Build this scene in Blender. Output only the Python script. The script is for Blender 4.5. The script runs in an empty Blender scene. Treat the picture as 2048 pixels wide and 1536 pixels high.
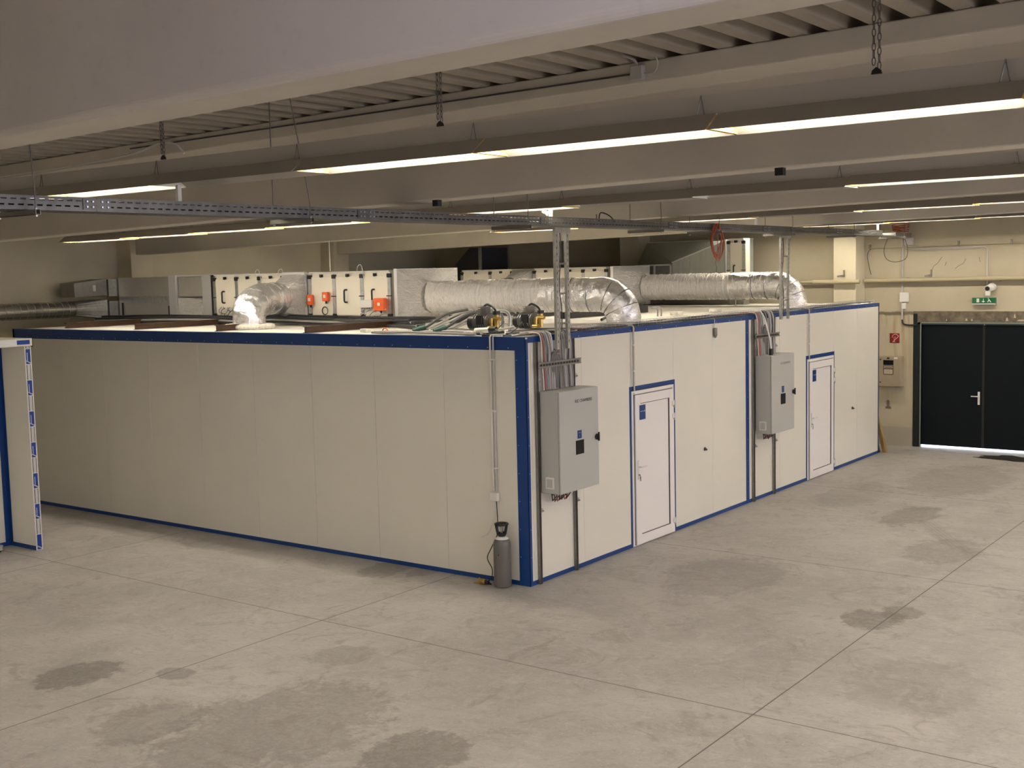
import bpy, math, random
from mathutils import Vector, Matrix
R = random.Random(7)
S = bpy.context.scene
COL = S.collection
# ------------------------------------------------------------------ camera, world, exposure
FPX, YAW, PITCH, ROLL = 2381.6746, 0.6404418, 0.0932065, -0.0235242
CAM = Vector((-11.3524, -8.2520, 3.7675))
fw = Vector((math.cos(YAW)*math.cos(PITCH), math.sin(YAW)*math.cos(PITCH), -math.sin(PITCH)))
rt = fw.cross(Vector((0, 0, 1))).normalized(); up = rt.cross(fw)
c_, s_ = math.cos(ROLL), math.sin(ROLL)
rr, uu = c_*rt + s_*up, -s_*rt + c_*up
cd = bpy.data.cameras.new('camera'); cam = bpy.data.objects.new('camera', cd); COL.objects.link(cam)
cd.sensor_fit = 'HORIZONTAL'; cd.sensor_width = 36; cd.lens = FPX/2048*36; cd.clip_start = .05; cd.clip_end = 200
M = Matrix((rr, uu, -fw)).transposed().to_4x4(); M.translation = CAM
cam.matrix_world = M; S.camera = cam
S.view_settings.view_transform = 'Standard'; S.view_settings.look = 'None'
S.view_settings.gamma = 1; S.view_settings.use_curve_mapping = False
S.view_settings.exposure = 1.15
W = bpy.data.worlds.new('world'); S.world = W; W.use_nodes = True
W.node_tree.nodes['Background'].inputs[0].default_value = (.75, .85, 1, 1)
W.node_tree.nodes['Background'].inputs[1].default_value = 4.0
TUBE = 30.0        # warm ceiling tubes
COOL = 60.0        # cool tubes of the added battens, out of view beside the camera
SKY = 3.2          # frosted panes of the windows on the right

# ------------------------------------------------------------------ materials
MATS = {}
def mat(name, col, rough=.6, metal=0, noise=0, nscale=5, bump=0, bscale=30, emit=None, es=0, coat=0, stretch=None, col2=None, detail=4, spec=None):
    if name in MATS: return MATS[name]
    m = bpy.data.materials.new(name); m.use_nodes = True; nt = m.node_tree; b = nt.nodes['Principled BSDF']
    b.inputs['Base Color'].default_value = (*col, 1); b.inputs['Roughness'].default_value = rough; b.inputs['Metallic'].default_value = metal
    if spec is not None: b.inputs['Specular IOR Level'].default_value = spec
    if coat: b.inputs['Coat Weight'].default_value = coat
    tc = nt.nodes.new('ShaderNodeTexCoord'); mp = nt.nodes.new('ShaderNodeMapping'); nt.links.new(tc.outputs['Object'], mp.inputs[0])
    if stretch: mp.inputs['Scale'].default_value = stretch
    if noise:
        n = nt.nodes.new('ShaderNodeTexNoise'); n.inputs['Scale'].default_value = nscale; n.inputs['Detail'].default_value = detail
        nt.links.new(mp.outputs[0], n.inputs['Vector'])
        r = nt.nodes.new('ShaderNodeValToRGB'); r.color_ramp.elements[0].position = .3; r.color_ramp.elements[1].position = .7
        c2 = col2 or tuple(max(0, v*(1-noise)) for v in col)
        r.color_ramp.elements[0].color = (*c2, 1); r.color_ramp.elements[1].color = (*col, 1)
        nt.links.new(n.outputs[0], r.inputs[0]); nt.links.new(r.outputs[0], b.inputs['Base Color'])
    if bump:
        n = nt.nodes.new('ShaderNodeTexNoise'); n.inputs['Scale'].default_value = bscale; n.inputs['Detail'].default_value = 3
        nt.links.new(mp.outputs[0], n.inputs['Vector'])
        bp = nt.nodes.new('ShaderNodeBump'); bp.inputs['Strength'].default_value = bump; bp.inputs['Distance'].default_value = .02
        nt.links.new(n.outputs[0], bp.inputs['Height']); nt.links.new(bp.outputs[0], b.inputs['Normal'])
    if emit:
        b.inputs['Emission Color'].default_value = (*emit, 1); b.inputs['Emission Strength'].default_value = es
    MATS[name] = m; return m

def node(nt, t, **k):
    n = nt.nodes.new(t)
    for a, v in k.items(): setattr(n, a, v)
    return n
def math_n(nt, op, a, b=None, c=None):
    n = nt.nodes.new('ShaderNodeMath'); n.operation = op
    for i, v in enumerate((a, b, c)):
        if v is None: continue
        if isinstance(v, (int, float)): n.inputs[i].default_value = v
        else: nt.links.new(v, n.inputs[i])
    return n.outputs[0]
def mixc(nt, f, a, b):
    n = nt.nodes.new('ShaderNodeMix'); n.data_type = 'RGBA'
    for i, v in ((0, f), (6, a), (7, b)):
        if isinstance(v, (int, float)): n.inputs[i].default_value = v
        elif isinstance(v, tuple): n.inputs[i].default_value = (*v, 1)
        else: nt.links.new(v, n.inputs[i])
    return n.outputs[2]

def floor_mat():
    m = bpy.data.materials.new('polished_concrete'); m.use_nodes = True; nt = m.node_tree; b = nt.nodes['Principled BSDF']; L = nt.links
    g = node(nt, 'ShaderNodeNewGeometry'); sp = node(nt, 'ShaderNodeSeparateXYZ'); L.new(g.outputs['Position'], sp.inputs[0])
    x, y = sp.outputs[0], sp.outputs[1]
    def noise(scale, detail=6, rough=.6, vec=None, dist=0):
        n = node(nt, 'ShaderNodeTexNoise'); n.inputs['Scale'].default_value = scale; n.inputs['Detail'].default_value = detail
        n.inputs['Roughness'].default_value = rough; n.inputs['Distortion'].default_value = dist
        L.new(vec or g.outputs['Position'], n.inputs['Vector']); return n.outputs[0]
    def ramp(v, a, bb):
        n = node(nt, 'ShaderNodeMapRange'); n.interpolation_type = 'SMOOTHSTEP'
        n.inputs[1].default_value = a; n.inputs[2].default_value = bb; L.new(v, n.inputs[0]); return n.outputs[0]
    base = mixc(nt, ramp(noise(.55, 8, .65, dist=.6), .3, .7), (.335, .32, .305), (.455, .435, .415))
    base = mixc(nt, math_n(nt, 'MULTIPLY', ramp(noise(3.2, 8, .7, dist=1.2), .46, .72), .6), base, (.50, .48, .455))
    base = mixc(nt, math_n(nt, 'MULTIPLY', ramp(noise(1.7, 9, .72, dist=1.8), .52, .66), .6), base, (.27, .24, .215))
    sv = node(nt, 'ShaderNodeMapping'); sv.inputs['Scale'].default_value = (1, .35, 1); sv.inputs['Rotation'].default_value = (0, 0, .5); L.new(g.outputs['Position'], sv.inputs[0])
    base = mixc(nt, math_n(nt, 'MULTIPLY', ramp(noise(9, 8, .75, vec=sv.outputs[0], dist=2.0), .50, .66), .55), base, (.30, .27, .245))
    base = mixc(nt, math_n(nt, 'MULTIPLY', ramp(noise(14, 7, .75, dist=1.5), .52, .66), .5), base, (.52, .50, .475))
    base = mixc(nt, math_n(nt, 'MULTIPLY', ramp(noise(30, 6, .75, dist=1.0), .56, .68), .5), base, (.22, .19, .17))
    wob = noise(2.2, 6, .7, dist=.5); wob2 = noise(9, 5, .7)
    fine = ramp(noise(13, 7, .75, dist=1.2), .38, .62)
    # damp patches and oil stains: (x, y, rx, ry, strength)
    for (cx, cy, rx, ry, st) in ((-4.91, 1.83, .42, .34, .62), (-4.38, 1.08, .16, .2, .5), (-4.75, -.75, 1.15, .8, .38), (-4.55, -2.15, .5, .4, .55),
                                 (-5.3, .2, .5, .4, .35), (.857, -3.874, .38, .3, .6), (1.25, -4.05, .3, .22, .5), (1.7, -1.72, 1.0, .7, .3),
                                 (-.3, 2.1, .4, .3, .45), (-.05, 1.6, .35, .18, .35), (-3.1, .08, .35, .28, .3), (9.6, -2.2, 1.6, .8, .3), (4.3, -3.6, .8, .45, .35),
                                 (6.3, -2.5, .8, .35, .4), (2.6, -5.6, .9, .6, .25), (7.5, -1.2, 1.2, .5, .25), (-.9, -4.9, .8, .6, .2), (-2.6, -6.6, .3, .12, .4), (5.4, -5.0, .5, .35, .25)):
        dx = math_n(nt, 'DIVIDE', math_n(nt, 'SUBTRACT', x, cx), rx); dy = math_n(nt, 'DIVIDE', math_n(nt, 'SUBTRACT', y, cy), ry)
        d = math_n(nt, 'ADD', math_n(nt, 'MULTIPLY', dx, dx), math_n(nt, 'MULTIPLY', dy, dy))
        d = math_n(nt, 'ADD', d, math_n(nt, 'MULTIPLY', math_n(nt, 'SUBTRACT', wob, .5), 2.4))
        d = math_n(nt, 'ADD', d, math_n(nt, 'MULTIPLY', math_n(nt, 'SUBTRACT', wob2, .5), 2.0))
        f = math_n(nt, 'MULTIPLY', math_n(nt, 'SUBTRACT', 1.0, ramp(d, .75, 1.25)), st)
        base = mixc(nt, math_n(nt, 'MULTIPLY', f, math_n(nt, 'ADD', math_n(nt, 'MULTIPLY', fine, .5), .85)), base, (.165, .15, .135))
    # curved tyre scuff between (6.1,-2.7) and (4.2,-3.95)
    ang = math_n(nt, 'ADD', math_n(nt, 'MULTIPLY', math_n(nt, 'SUBTRACT', x, 4.2), -.66), math_n(nt, 'MULTIPLY', math_n(nt, 'SUBTRACT', y, -3.95), 1.0))
    t = math_n(nt, 'MULTIPLY', math_n(nt, 'SUBTRACT', x, 5.15), math_n(nt, 'SUBTRACT', x, 5.15))
    dd = math_n(nt, 'ABSOLUTE', math_n(nt, 'ADD', ang, math_n(nt, 'MULTIPLY', t, .12)))
    inx = math_n(nt, 'MULTIPLY', ramp(x, 4.0, 4.3), math_n(nt, 'SUBTRACT', 1.0, ramp(x, 5.9, 6.2)))
    wv = math_n(nt, 'ADD', math_n(nt, 'MULTIPLY', math_n(nt, 'SINE', math_n(nt, 'MULTIPLY', ang, 90)), .3), .6)
    f = math_n(nt, 'MULTIPLY', math_n(nt, 'MULTIPLY', math_n(nt, 'SUBTRACT', 1.0, ramp(dd, .1, .2)), inx), math_n(nt, 'MULTIPLY', wv, .32))
    base = mixc(nt, f, base, (.17, .15, .13))
    # saw-cut joints on a 5.15 m grid
    def joint(v, off):
        w = math_n(nt, 'WRAP', math_n(nt, 'SUBTRACT', v, off), 2.575, -2.575)
        return math_n(nt, 'SUBTRACT', 1.0, ramp(math_n(nt, 'ABSOLUTE', w), .004, .009))
    j = math_n(nt, 'MAXIMUM', joint(x, -2.348), joint(y, 1.15))
    base = mixc(nt, math_n(nt, 'MULTIPLY', j, .85), base, (.07, .06, .05))
    L.new(base, b.inputs['Base Color'])
    rg = node(nt, 'ShaderNodeMapRange'); rg.inputs[3].default_value = .42; rg.inputs[4].default_value = .62; L.new(noise(1.3, 5), rg.inputs[0]); L.new(rg.outputs[0], b.inputs['Roughness'])
    b.inputs['Specular IOR Level'].default_value = .35
    h = math_n(nt, 'SUBTRACT', math_n(nt, 'MULTIPLY', noise(25, 6), .15), math_n(nt, 'MULTIPLY', j, .6))
    bp = node(nt, 'ShaderNodeBump'); bp.inputs['Strength'].default_value = .25; bp.inputs['Distance'].default_value = .01; L.new(h, bp.inputs['Height']); L.new(bp.outputs[0], b.inputs['Normal'])
    return m

def plaster_mat(name, col, dirty=False):
    m = bpy.data.materials.new(name); m.use_nodes = True; nt = m.node_tree; b = nt.nodes['Principled BSDF']; L = nt.links
    g = node(nt, 'ShaderNodeNewGeometry'); b.inputs['Roughness'].default_value = .75; b.inputs['Specular IOR Level'].default_value = .25
    def noise(scale, detail=6, sc=(1, 1, 1)):
        mp = node(nt, 'ShaderNodeMapping'); mp.inputs['Scale'].default_value = sc; L.new(g.outputs['Position'], mp.inputs[0])
        n = node(nt, 'ShaderNodeTexNoise'); n.inputs['Scale'].default_value = scale; n.inputs['Detail'].default_value = detail; L.new(mp.outputs[0], n.inputs['Vector']); return n.outputs[0]
    def ramp(v, a, bb):
        n = node(nt, 'ShaderNodeMapRange'); n.inputs[1].default_value = a; n.inputs[2].default_value = bb; L.new(v, n.inputs[0]); return n.outputs[0]
    d = tuple(v*.86 for v in col)
    base = mixc(nt, ramp(noise(.8, 7), .35, .7), d, col)
    base = mixc(nt, math_n(nt, 'MULTIPLY', ramp(noise(14, 5), .6, .85), .25), base, tuple(v*.65 for v in col))
    if dirty:
        sp = node(nt, 'ShaderNodeSeparateXYZ'); L.new(g.outputs['Position'], sp.inputs[0]); z = sp.outputs[2]
        low = math_n(nt, 'MULTIPLY', math_n(nt, 'SUBTRACT', 1.0, ramp(z, 2.70, 2.76)), 1.0)
        st = math_n(nt, 'MULTIPLY', math_n(nt, 'MULTIPLY', ramp(noise(9, 6, (1, 1, .08)), .46, .60), low), .85)
        fade = ramp(z, .8, 2.7)
        base = mixc(nt, math_n(nt, 'MULTIPLY', st, fade), base, (.37, .27, .14))
        edge = math_n(nt, 'SUBTRACT', 1.0, ramp(math_n(nt, 'ABSOLUTE', math_n(nt, 'SUBTRACT', math_n(nt, 'ADD', z, math_n(nt, 'MULTIPLY', noise(4, 5), .09)), 2.79)), .02, .05))
        base = mixc(nt, math_n(nt, 'MULTIPLY', edge, .75), base, (.10, .075, .045))
        skirt = math_n(nt, 'SUBTRACT', 1.0, ramp(z, .385, .395))
        base = mixc(nt, math_n(nt, 'MULTIPLY', skirt, .7), base, (.36, .33, .27))
    L.new(base, b.inputs['Base Color'])
    bp = node(nt, 'ShaderNodeBump'); bp.inputs['Strength'].default_value = .12; bp.inputs['Distance'].default_value = .01; L.new(noise(30, 5), bp.inputs['Height']); L.new(bp.outputs[0], b.inputs['Normal'])
    return m

def foil_mat(name, stretch, strength, col=(.96, .94, .89), rough=.26, scale=16, metal=.5):
    m = bpy.data.materials.new(name); m.use_nodes = True; nt = m.node_tree; b = nt.nodes['Principled BSDF']; L = nt.links
    b.inputs['Base Color'].default_value = (*col, 1); b.inputs['Metallic'].default_value = metal; b.inputs['Roughness'].default_value = rough
    tc = node(nt, 'ShaderNodeTexCoord'); mp = node(nt, 'ShaderNodeMapping'); mp.inputs['Scale'].default_value = stretch; L.new(tc.outputs['Object'], mp.inputs[0])
    n = node(nt, 'ShaderNodeTexNoise'); n.inputs['Scale'].default_value = scale; n.inputs['Detail'].default_value = 5; n.inputs['Distortion'].default_value = 1.4; n.inputs['Roughness'].default_value = .62; L.new(mp.outputs[0], n.inputs['Vector'])
    v = node(nt, 'ShaderNodeTexVoronoi'); v.inputs['Scale'].default_value = scale*1.3; L.new(mp.outputs[0], v.inputs['Vector'])
    h = math_n(nt, 'ADD', n.outputs[0], math_n(nt, 'MULTIPLY', v.outputs['Distance'], .35))
    bp = node(nt, 'ShaderNodeBump'); bp.inputs['Strength'].default_value = strength; bp.inputs['Distance'].default_value = .06; L.new(h, bp.inputs['Height']); L.new(bp.outputs[0], b.inputs['Normal'])
    return m

PLAS = plaster_mat('cream_plaster', (.68, .62, .46))
DOORW = plaster_mat('stained_cream_plaster', (.53, .475, .35), True)
CONC = plaster_mat('painted_precast_concrete', (.70, .655, .565))
FLOOR = floor_mat()
DECK = mat('painted_steel_deck', (.44, .40, .33), .5, noise=.12, nscale=3)
PANEL = mat('offwhite_sandwich_panel', (.76, .735, .65), .38, noise=.03, nscale=1.5, bump=.03, bscale=60)
PANR = mat('white_panel_roof', (.80, .77, .68), .5, noise=.08, nscale=4)
BLUE = mat('blue_trim', (.003, .042, .20), .4)
RIV = mat('rivet_zinc', (.6, .65, .75), .3, .8)
SEAM = mat('panel_seam', (.16, .14, .11), .8)
PVC = mat('white_door_upvc', (.84, .81, .79), .3)
GASK = mat('black_gasket', (.02, .02, .02), .6)
CABG = mat('light_grey_enclosure', (.45, .455, .43), .45, bump=.02, bscale=120)
BLK = mat('black_plastic', (.012, .012, .014), .4)
DGR = mat('dark_grey_plastic', (.06, .06, .065), .5)
DISP = mat('dark_display_glass', (.008, .008, .012), .35, spec=.2)
GALV = mat('galvanised_steel', (.56, .57, .56), .38, .85, noise=.25, nscale=18)
GALD = mat('dull_zinc_channel', (.30, .29, .265), .5, .7, noise=.2, nscale=20)
GAL2 = mat('zinc_sheet', (.50, .53, .48), .42, .2, noise=.12, nscale=6, stretch=(1, 3, .3))
TRAY = mat('tray_zinc', (.20, .20, .195), .45, .75, noise=.3, nscale=5)
GRI = mat('grey_insulation_foil', (.50, .48, .43), .45, .5, noise=.1, nscale=4, bump=.25, bscale=14)
SPIR = mat('spiral_duct_steel', (.55, .54, .50), .25, .9)
FOILY = foil_mat('crinkled_foil_wrap', (1.0, 3.4, 1.0), .6)
FOILX = foil_mat('crinkled_foil_cone', (1.5, 1.5, 3.2), 1.0, scale=9)
FOILS = foil_mat('smooth_foil_bend', (1, 1, 1), .5, col=(.86, .86, .87), rough=.2, scale=6, metal=.8)
TAPE = mat('foil_tape', (.75, .75, .75), .3, .6, bump=.3, bscale=40)
AHU = mat('cream_unit_panel', (.84, .79, .66), .4)
PLAST = mat('white_foam', (.80, .76, .68), .9, noise=.25, nscale=25, bump=.8, bscale=25)
BROWN = mat('rust_primer_steel', (.085, .042, .022), .6, noise=.4, nscale=6)
ORG = mat('orange_plastic', (.85, .14, .03), .4)
ORGC = mat('orange_cable', (.42, .085, .03), .5)
GRYC = mat('grey_cable', (.27, .26, .25), .5)
GRY2 = mat('light_grey_cable', (.50, .48, .45), .5)
DKC = mat('dark_cable', (.05, .05, .055), .5)
REDC = mat('red_cable', (.40, .10, .07), .5)
WHTC = mat('white_cable', (.75, .73, .70), .5)
BLKC = mat('black_cable', (.02, .02, .02), .5)
GRN = mat('green_collar', (.01, .07, .05), .4)
BRASS = mat('brass', (.55, .38, .12), .3, .9)
ALU = mat('cast_aluminium', (.22, .22, .22), .4, .7)
CYL = mat('grey_cylinder_paint', (.13, .122, .114), .32)
CYLW = mat('white_shoulder_label', (.85, .85, .80), .4)
DOORD = mat('dark_petrol_steel_door', (.0028, .0055, .008), .45, spec=.2, noise=.1, nscale=2)
FRAMEB = mat('black_door_frame', (.01, .012, .012), .4)
FRAMEG = mat('green_grey_edge', (.20, .25, .22), .5)
LINT = mat('bare_concrete_lintel', (.20, .165, .115), .85, noise=.55, nscale=7, bump=.8, bscale=14, detail=8)
LOVE = mat('pale_plaster_patch', (.5, .43, .30), .85)
RED = mat('fire_sign_red', (.22, .012, .015), .4)
PINK = mat('sign_white_print', (.75, .52, .48), .5)
GREEN = mat('exit_sign_green', (.01, .14, .05), .35)
WHT = mat('white_plastic', (.75, .74, .70), .35)
BEIGE = mat('beige_box_paint', (.36, .30, .215), .5, noise=.08, nscale=6)
WOOD = mat('yellow_timber', (.40, .24, .08), .7, noise=.4, nscale=4, stretch=(6, 6, .6))
STAINB = mat('bare_patch', (.17, .13, .10), .9)
HOOD = mat('white_luminaire_enamel', (.48, .45, .41), .32, metal=.25)
HOODI = mat('reflector_inside', (.9, .88, .78), .5)
TRUNK = mat('luminaire_trunking', (.66, .63, .60), .35, metal=.25)
YEL = mat('yellow_end_plate', (.85, .60, .16), .5)
TUBEM = mat('fluorescent_tube_warm', (1, 1, 1), .5, emit=(1, .91, .775), es=TUBE)
TUBEC = mat('fluorescent_tube_cool', (1, 1, 1), .5, emit=(.78, .74, 1), es=COOL)
TUBEO = mat('fluorescent_tube_unlit', (.75, .74, .70), .3)
PANE = mat('frosted_window_pane', (.8, .85, .9), .4, emit=(.90, .86, 1.0), es=SKY)
STK = mat('blue_packing_tape', (.01, .05, .30), .4)
STKW = mat('white_packing_tape', (.62, .60, .58), .4)
FELT = mat('wet_black_mat', (.03, .026, .022), .9, spec=.1)
CHAIN = mat('dull_chain_steel', (.16, .14, .12), .5, .6)
OUTG = mat('outside_paving', (.8, .8, .8), .9)

# ------------------------------------------------------------------ mesh helpers (vertices kept in world metres, shifted to the thing's base)
class MB:
    def __init__(s): s.v = []; s.f = []; s.m = []
    def add(s, vs, fs, mi=0):
        n = len(s.v); s.v += [tuple(v) for v in vs]; s.f += [tuple(i+n for i in f) for f in fs]; s.m += [mi]*len(fs); return s
    def box(s, x0, x1, y0, y1, z0, z1, mi=0):
        if x0 > x1: x0, x1 = x1, x0
        if y0 > y1: y0, y1 = y1, y0
        if z0 > z1: z0, z1 = z1, z0
        return s.add([(x, y, z) for x in (x0, x1) for y in (y0, y1) for z in (z0, z1)],
                     [(0, 1, 3, 2), (4, 6, 7, 5), (0, 4, 5, 1), (2, 3, 7, 6), (0, 2, 6, 4), (1, 5, 7, 3)], mi)
    def hexa(s, p, mi=0):   # 8 points: bottom 4 ccw, top 4 ccw
        return s.add(p, [(3, 2, 1, 0), (4, 5, 6, 7), (0, 1, 5, 4), (1, 2, 6, 5), (2, 3, 7, 6), (3, 0, 4, 7)], mi)
    def tube(s, pts, r, n=8, mi=0, caps=True, closed=False):
        P = [Vector(p) for p in pts]; k = len(P)
        rs = r if isinstance(r, (list, tuple)) else [r]*k
        T = []
        for i in range(k):
            a = P[(i-1) % k] if (closed or i > 0) else P[i]; b = P[(i+1) % k] if (closed or i < k-1) else P[i]
            T.append((b-a).normalized())
        ref = Vector((0, 0, 1)) if abs(T[0].z) < .9 else Vector((1, 0, 0))
        N = (ref - T[0]*ref.dot(T[0])).normalized(); base = len(s.v); vs = []
        for i in range(k):
            N = N - T[i]*N.dot(T[i])
            N = N.normalized() if N.length > 1e-6 else T[i].orthogonal().normalized()
            B = T[i].cross(N)
            for j in range(n):
                a = 2*math.pi*j/n; vs.append(P[i] + (N*math.cos(a)+B*math.sin(a))*rs[i])
        fs = []
        for i in range(k if closed else k-1):
            i2 = (i+1) % k
            for j in range(n): fs.append((i*n+j, i*n+(j+1) % n, i2*n+(j+1) % n, i2*n+j))
        if caps and not closed:
            fs.append(tuple(range(n-1, -1, -1))); fs.append(tuple((k-1)*n+j for j in range(n)))
        return s.add(vs, fs, mi)
    def prism(s, prof, axis, a0, a1, mi=0, slope=0):
        # prof in the two other axes (cyclic order), extruded along axis; slope adds dz per unit of axis
        o = 'xyz'.index(axis); p1, p2 = [(1, 2), (0, 2), (0, 1)][o]; vs = []
        for a in (a0, a1):
            for (u, v) in prof:
                q = [0, 0, 0]; q[o] = a; q[p1] = u; q[p2] = v
                if slope: q[2] += slope*a
                vs.append(q)
        n = len(prof); fs = [(i, (i+1) % n, n+(i+1) % n, n+i) for i in range(n)]
        fs += [tuple(range(n-1, -1, -1)), tuple(range(n, 2*n))]
        return s.add(vs, fs, mi)
    def lathe(s, c, prof, n=24, mi=0):   # prof [(r,z)] about vertical axis through c
        vs = []; k = len(prof)
        for (r, z) in prof:
            for j in range(n):
                a = 2*math.pi*j/n; vs.append((c[0]+r*math.cos(a), c[1]+r*math.sin(a), c[2]+z))
        fs = [(i*n+j, i*n+(j+1) % n, (i+1)*n+(j+1) % n, (i+1)*n+j) for i in range(k-1) for j in range(n)]
        fs += [tuple(range(n-1, -1, -1)), tuple((k-1)*n+j for j in range(n))]
        return s.add(vs, fs, mi)
    def ball(s, c, r, n=10, mi=0, sc=(1, 1, 1)):
        k = n//2+1; vs = []; fs = []
        for i in range(k):
            t = math.pi*i/(k-1)
            for j in range(n):
                a = 2*math.pi*j/n; vs.append((c[0]+r*sc[0]*math.sin(t)*math.cos(a), c[1]+r*sc[1]*math.sin(t)*math.sin(a), c[2]+r*sc[2]*math.cos(t)))
        for i in range(k-1):
            for j in range(n): fs.append((i*n+j, (i+1)*n+j, (i+1)*n+(j+1) % n, i*n+(j+1) % n))
        return s.add(vs, fs, mi)
    def build(s, name, mats, parent=None, smooth=False, bevel=0, seg=2):
        if not isinstance(mats, (list, tuple)): mats = [mats]
        me = bpy.data.meshes.new(name); o = bpy.data.objects.new(name, me); COL.objects.link(o)
        if parent is not None:
            root = parent
            while root.parent: root = root.parent
            off = root.location.copy(); o.parent = parent
            if parent is not root or root.type == 'MESH': pass
        else:
            xs, ys, zs = zip(*s.v); off = Vector(((min(xs)+max(xs))/2, (min(ys)+max(ys))/2, min(zs))); o.location = off
        me.from_pydata([(a-off.x, b-off.y, c-off.z) for a, b, c in s.v], [], s.f)
        for m in mats: me.materials.append(m)
        for p, mi in zip(me.polygons, s.m): p.material_index = mi; p.use_smooth = smooth
        import bmesh
        bm = bmesh.new(); bm.from_mesh(me); bmesh.ops.recalc_face_normals(bm, faces=bm.faces); bm.to_mesh(me); bm.free()
        if smooth:
            try: me.set_sharp_from_angle(angle=math.radians(40))
            except Exception: pass
        if bevel:
            md = o.modifiers.new('bevel', 'BEVEL'); md.width = bevel; md.segments = seg; md.limit_method = 'ANGLE'
        return o
def thing(name, label, cat, loc, group=None, kind=None):
    o = bpy.data.objects.new(name, None); COL.objects.link(o); o.location = loc; o.empty_display_size = .1
    return tag(o, label, cat, group, kind)
def tag(o, label, cat, group=None, kind=None):
    o['label'] = label; o['category'] = cat
    if group: o['group'] = group
    if kind: o['kind'] = kind
    return o
def box(x0, x1, y0, y1, z0, z1): return MB().box(x0, x1, y0, y1, z0, z1)
def struct(o, label, cat): return tag(o, label, cat, None, 'structure')
def text(body, name, m, parent, loc, size, rotx, rotz):
    cu = bpy.data.curves.new(name, 'FONT'); cu.body = body; cu.size = size; cu.extrude = .0006
    t = bpy.data.objects.new('tmp', cu); COL.objects.link(t); bpy.context.view_layer.update()
    me = bpy.data.meshes.new_from_object(t.evaluated_get(bpy.context.evaluated_depsgraph_get())); bpy.data.objects.remove(t)
    mt = Matrix.Translation(Vector(loc)) @ Matrix.Rotation(rotz, 4, 'Z') @ Matrix.Rotation(rotx, 4, 'X')
    root = parent
    while root.parent: root = root.parent
    me.transform(Matrix.Translation(-root.location) @ mt); me.materials.clear(); me.materials.append(m)
    o = bpy.data.objects.new(name, me); COL.objects.link(o); o.parent = parent; return o
def bez(p0, p1, p2, p3, n=12):
    p0, p1, p2, p3 = map(Vector, (p0, p1, p2, p3)); out = []
    for i in range(n+1):
        t = i/n; out.append(p0*(1-t)**3 + p1*3*t*(1-t)**2 + p2*3*t*t*(1-t) + p3*t**3)
    return out
def smooth_path(P, n=6):
    P = [Vector(p) for p in P]; Q = [P[0]*2-P[1]] + P + [P[-1]*2-P[-2]]; out = []
    for i in range(1, len(Q)-2):
        for k in range(n):
            t = k/n; a, b, c, d = Q[i-1:i+3]
            out.append(.5*((2*b)+(c-a)*t+(2*a-5*b+4*c-d)*t*t+(3*b-a-3*c+d)*t**3))
    out.append(P[-1]); return out

# ------------------------------------------------------------------ the hall shell
SL = -.0163                       # roof fall per metre of y
XB, XD, YL, YR = -17.0, 13.12, 12.45, -24.0
struct(box(XB-.3, XD+.3, YR-.3, YL+.3, -.2, 0).build('floor', FLOOR), 'grey polished concrete floor with saw-cut joints and damp stains', 'floor')
struct(box(XB-.3, XD+.3, YL, YL+.3, 0, 5.75).build('wall_left', PLAS), 'cream painted hall wall behind the foil-wrapped ducts', 'wall')
struct(box(XB-.3, XB, YR, YL, 0, 6.3).build('wall_front', PLAS), 'cream hall wall behind the camera', 'wall')
w = MB()
w.box(XD, XD+.3, -.38, YL, 0, 5.75).box(XD, XD+.3, YR, -2.96, 0, 6.2).box(XD, XD+.3, -2.96, -.38, 2.79, 6.0)
struct(w.build('wall_back', DOORW), 'stained cream end wall with pipes and the dark double door', 'wall')
w = MB(); w.box(XB, XD+.3, YR-.3, YR, 0, 2.2).box(XB, XD+.3, YR-.3, YR, 4.9, 6.3)
for i in range(8):
    xa = XB+i*(XD-XB)/7; w.box(xa-.3, xa+.3, YR-.3, YR, 2.2, 4.9)
struct(w.build('wall_right', PLAS), 'cream long wall of the hall with a band of windows, right of the view', 'wall')
for i in range(7):
    a, b = XB+i*(XD-XB)/7+.3, XB+(i+1)*(XD-XB)/7-.3
    wi = struct(box(a, b, YR-.16, YR-.12, 2.2, 4.9).build('window_%d' % (i+1), PANE), 'frosted daylight window in the right wall, number %d from the camera end' % (i+1), 'window')
    f = MB().box(a, b, YR-.12, YR-.06, 2.2, 2.27).box(a, b, YR-.12, YR-.06, 4.83, 4.9)
    for k in range(4): xx = a+k*(b-a-.06)/3; f.box(xx, xx+.06, YR-.12, YR-.06, 2.27, 4.83)
    f.build('window_frame', WHT, wi)
# corrugated roof deck: ribs run along x
prof = []; per = .312; y = YR-.3; z0 = 5.47
while y < YL+.3:
    for dy, dz in ((0, .13), (.10, .13), (.135, 0), (.135+.13, 0), (.30, .13)):
        prof.append((y+dy, z0+dz+SL*(y+dy)))
    y += per
yl = prof[-1][0]
prof += [(yl, z0+.2+SL*yl), (YR-.3, z0+.2+SL*(YR-.3))]
struct(MB().prism(prof, 'x', XB-.3, XD+.3).build('ceiling', DECK), 'beige trapezoidal steel roof deck between the concrete beams', 'ceiling')
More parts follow.
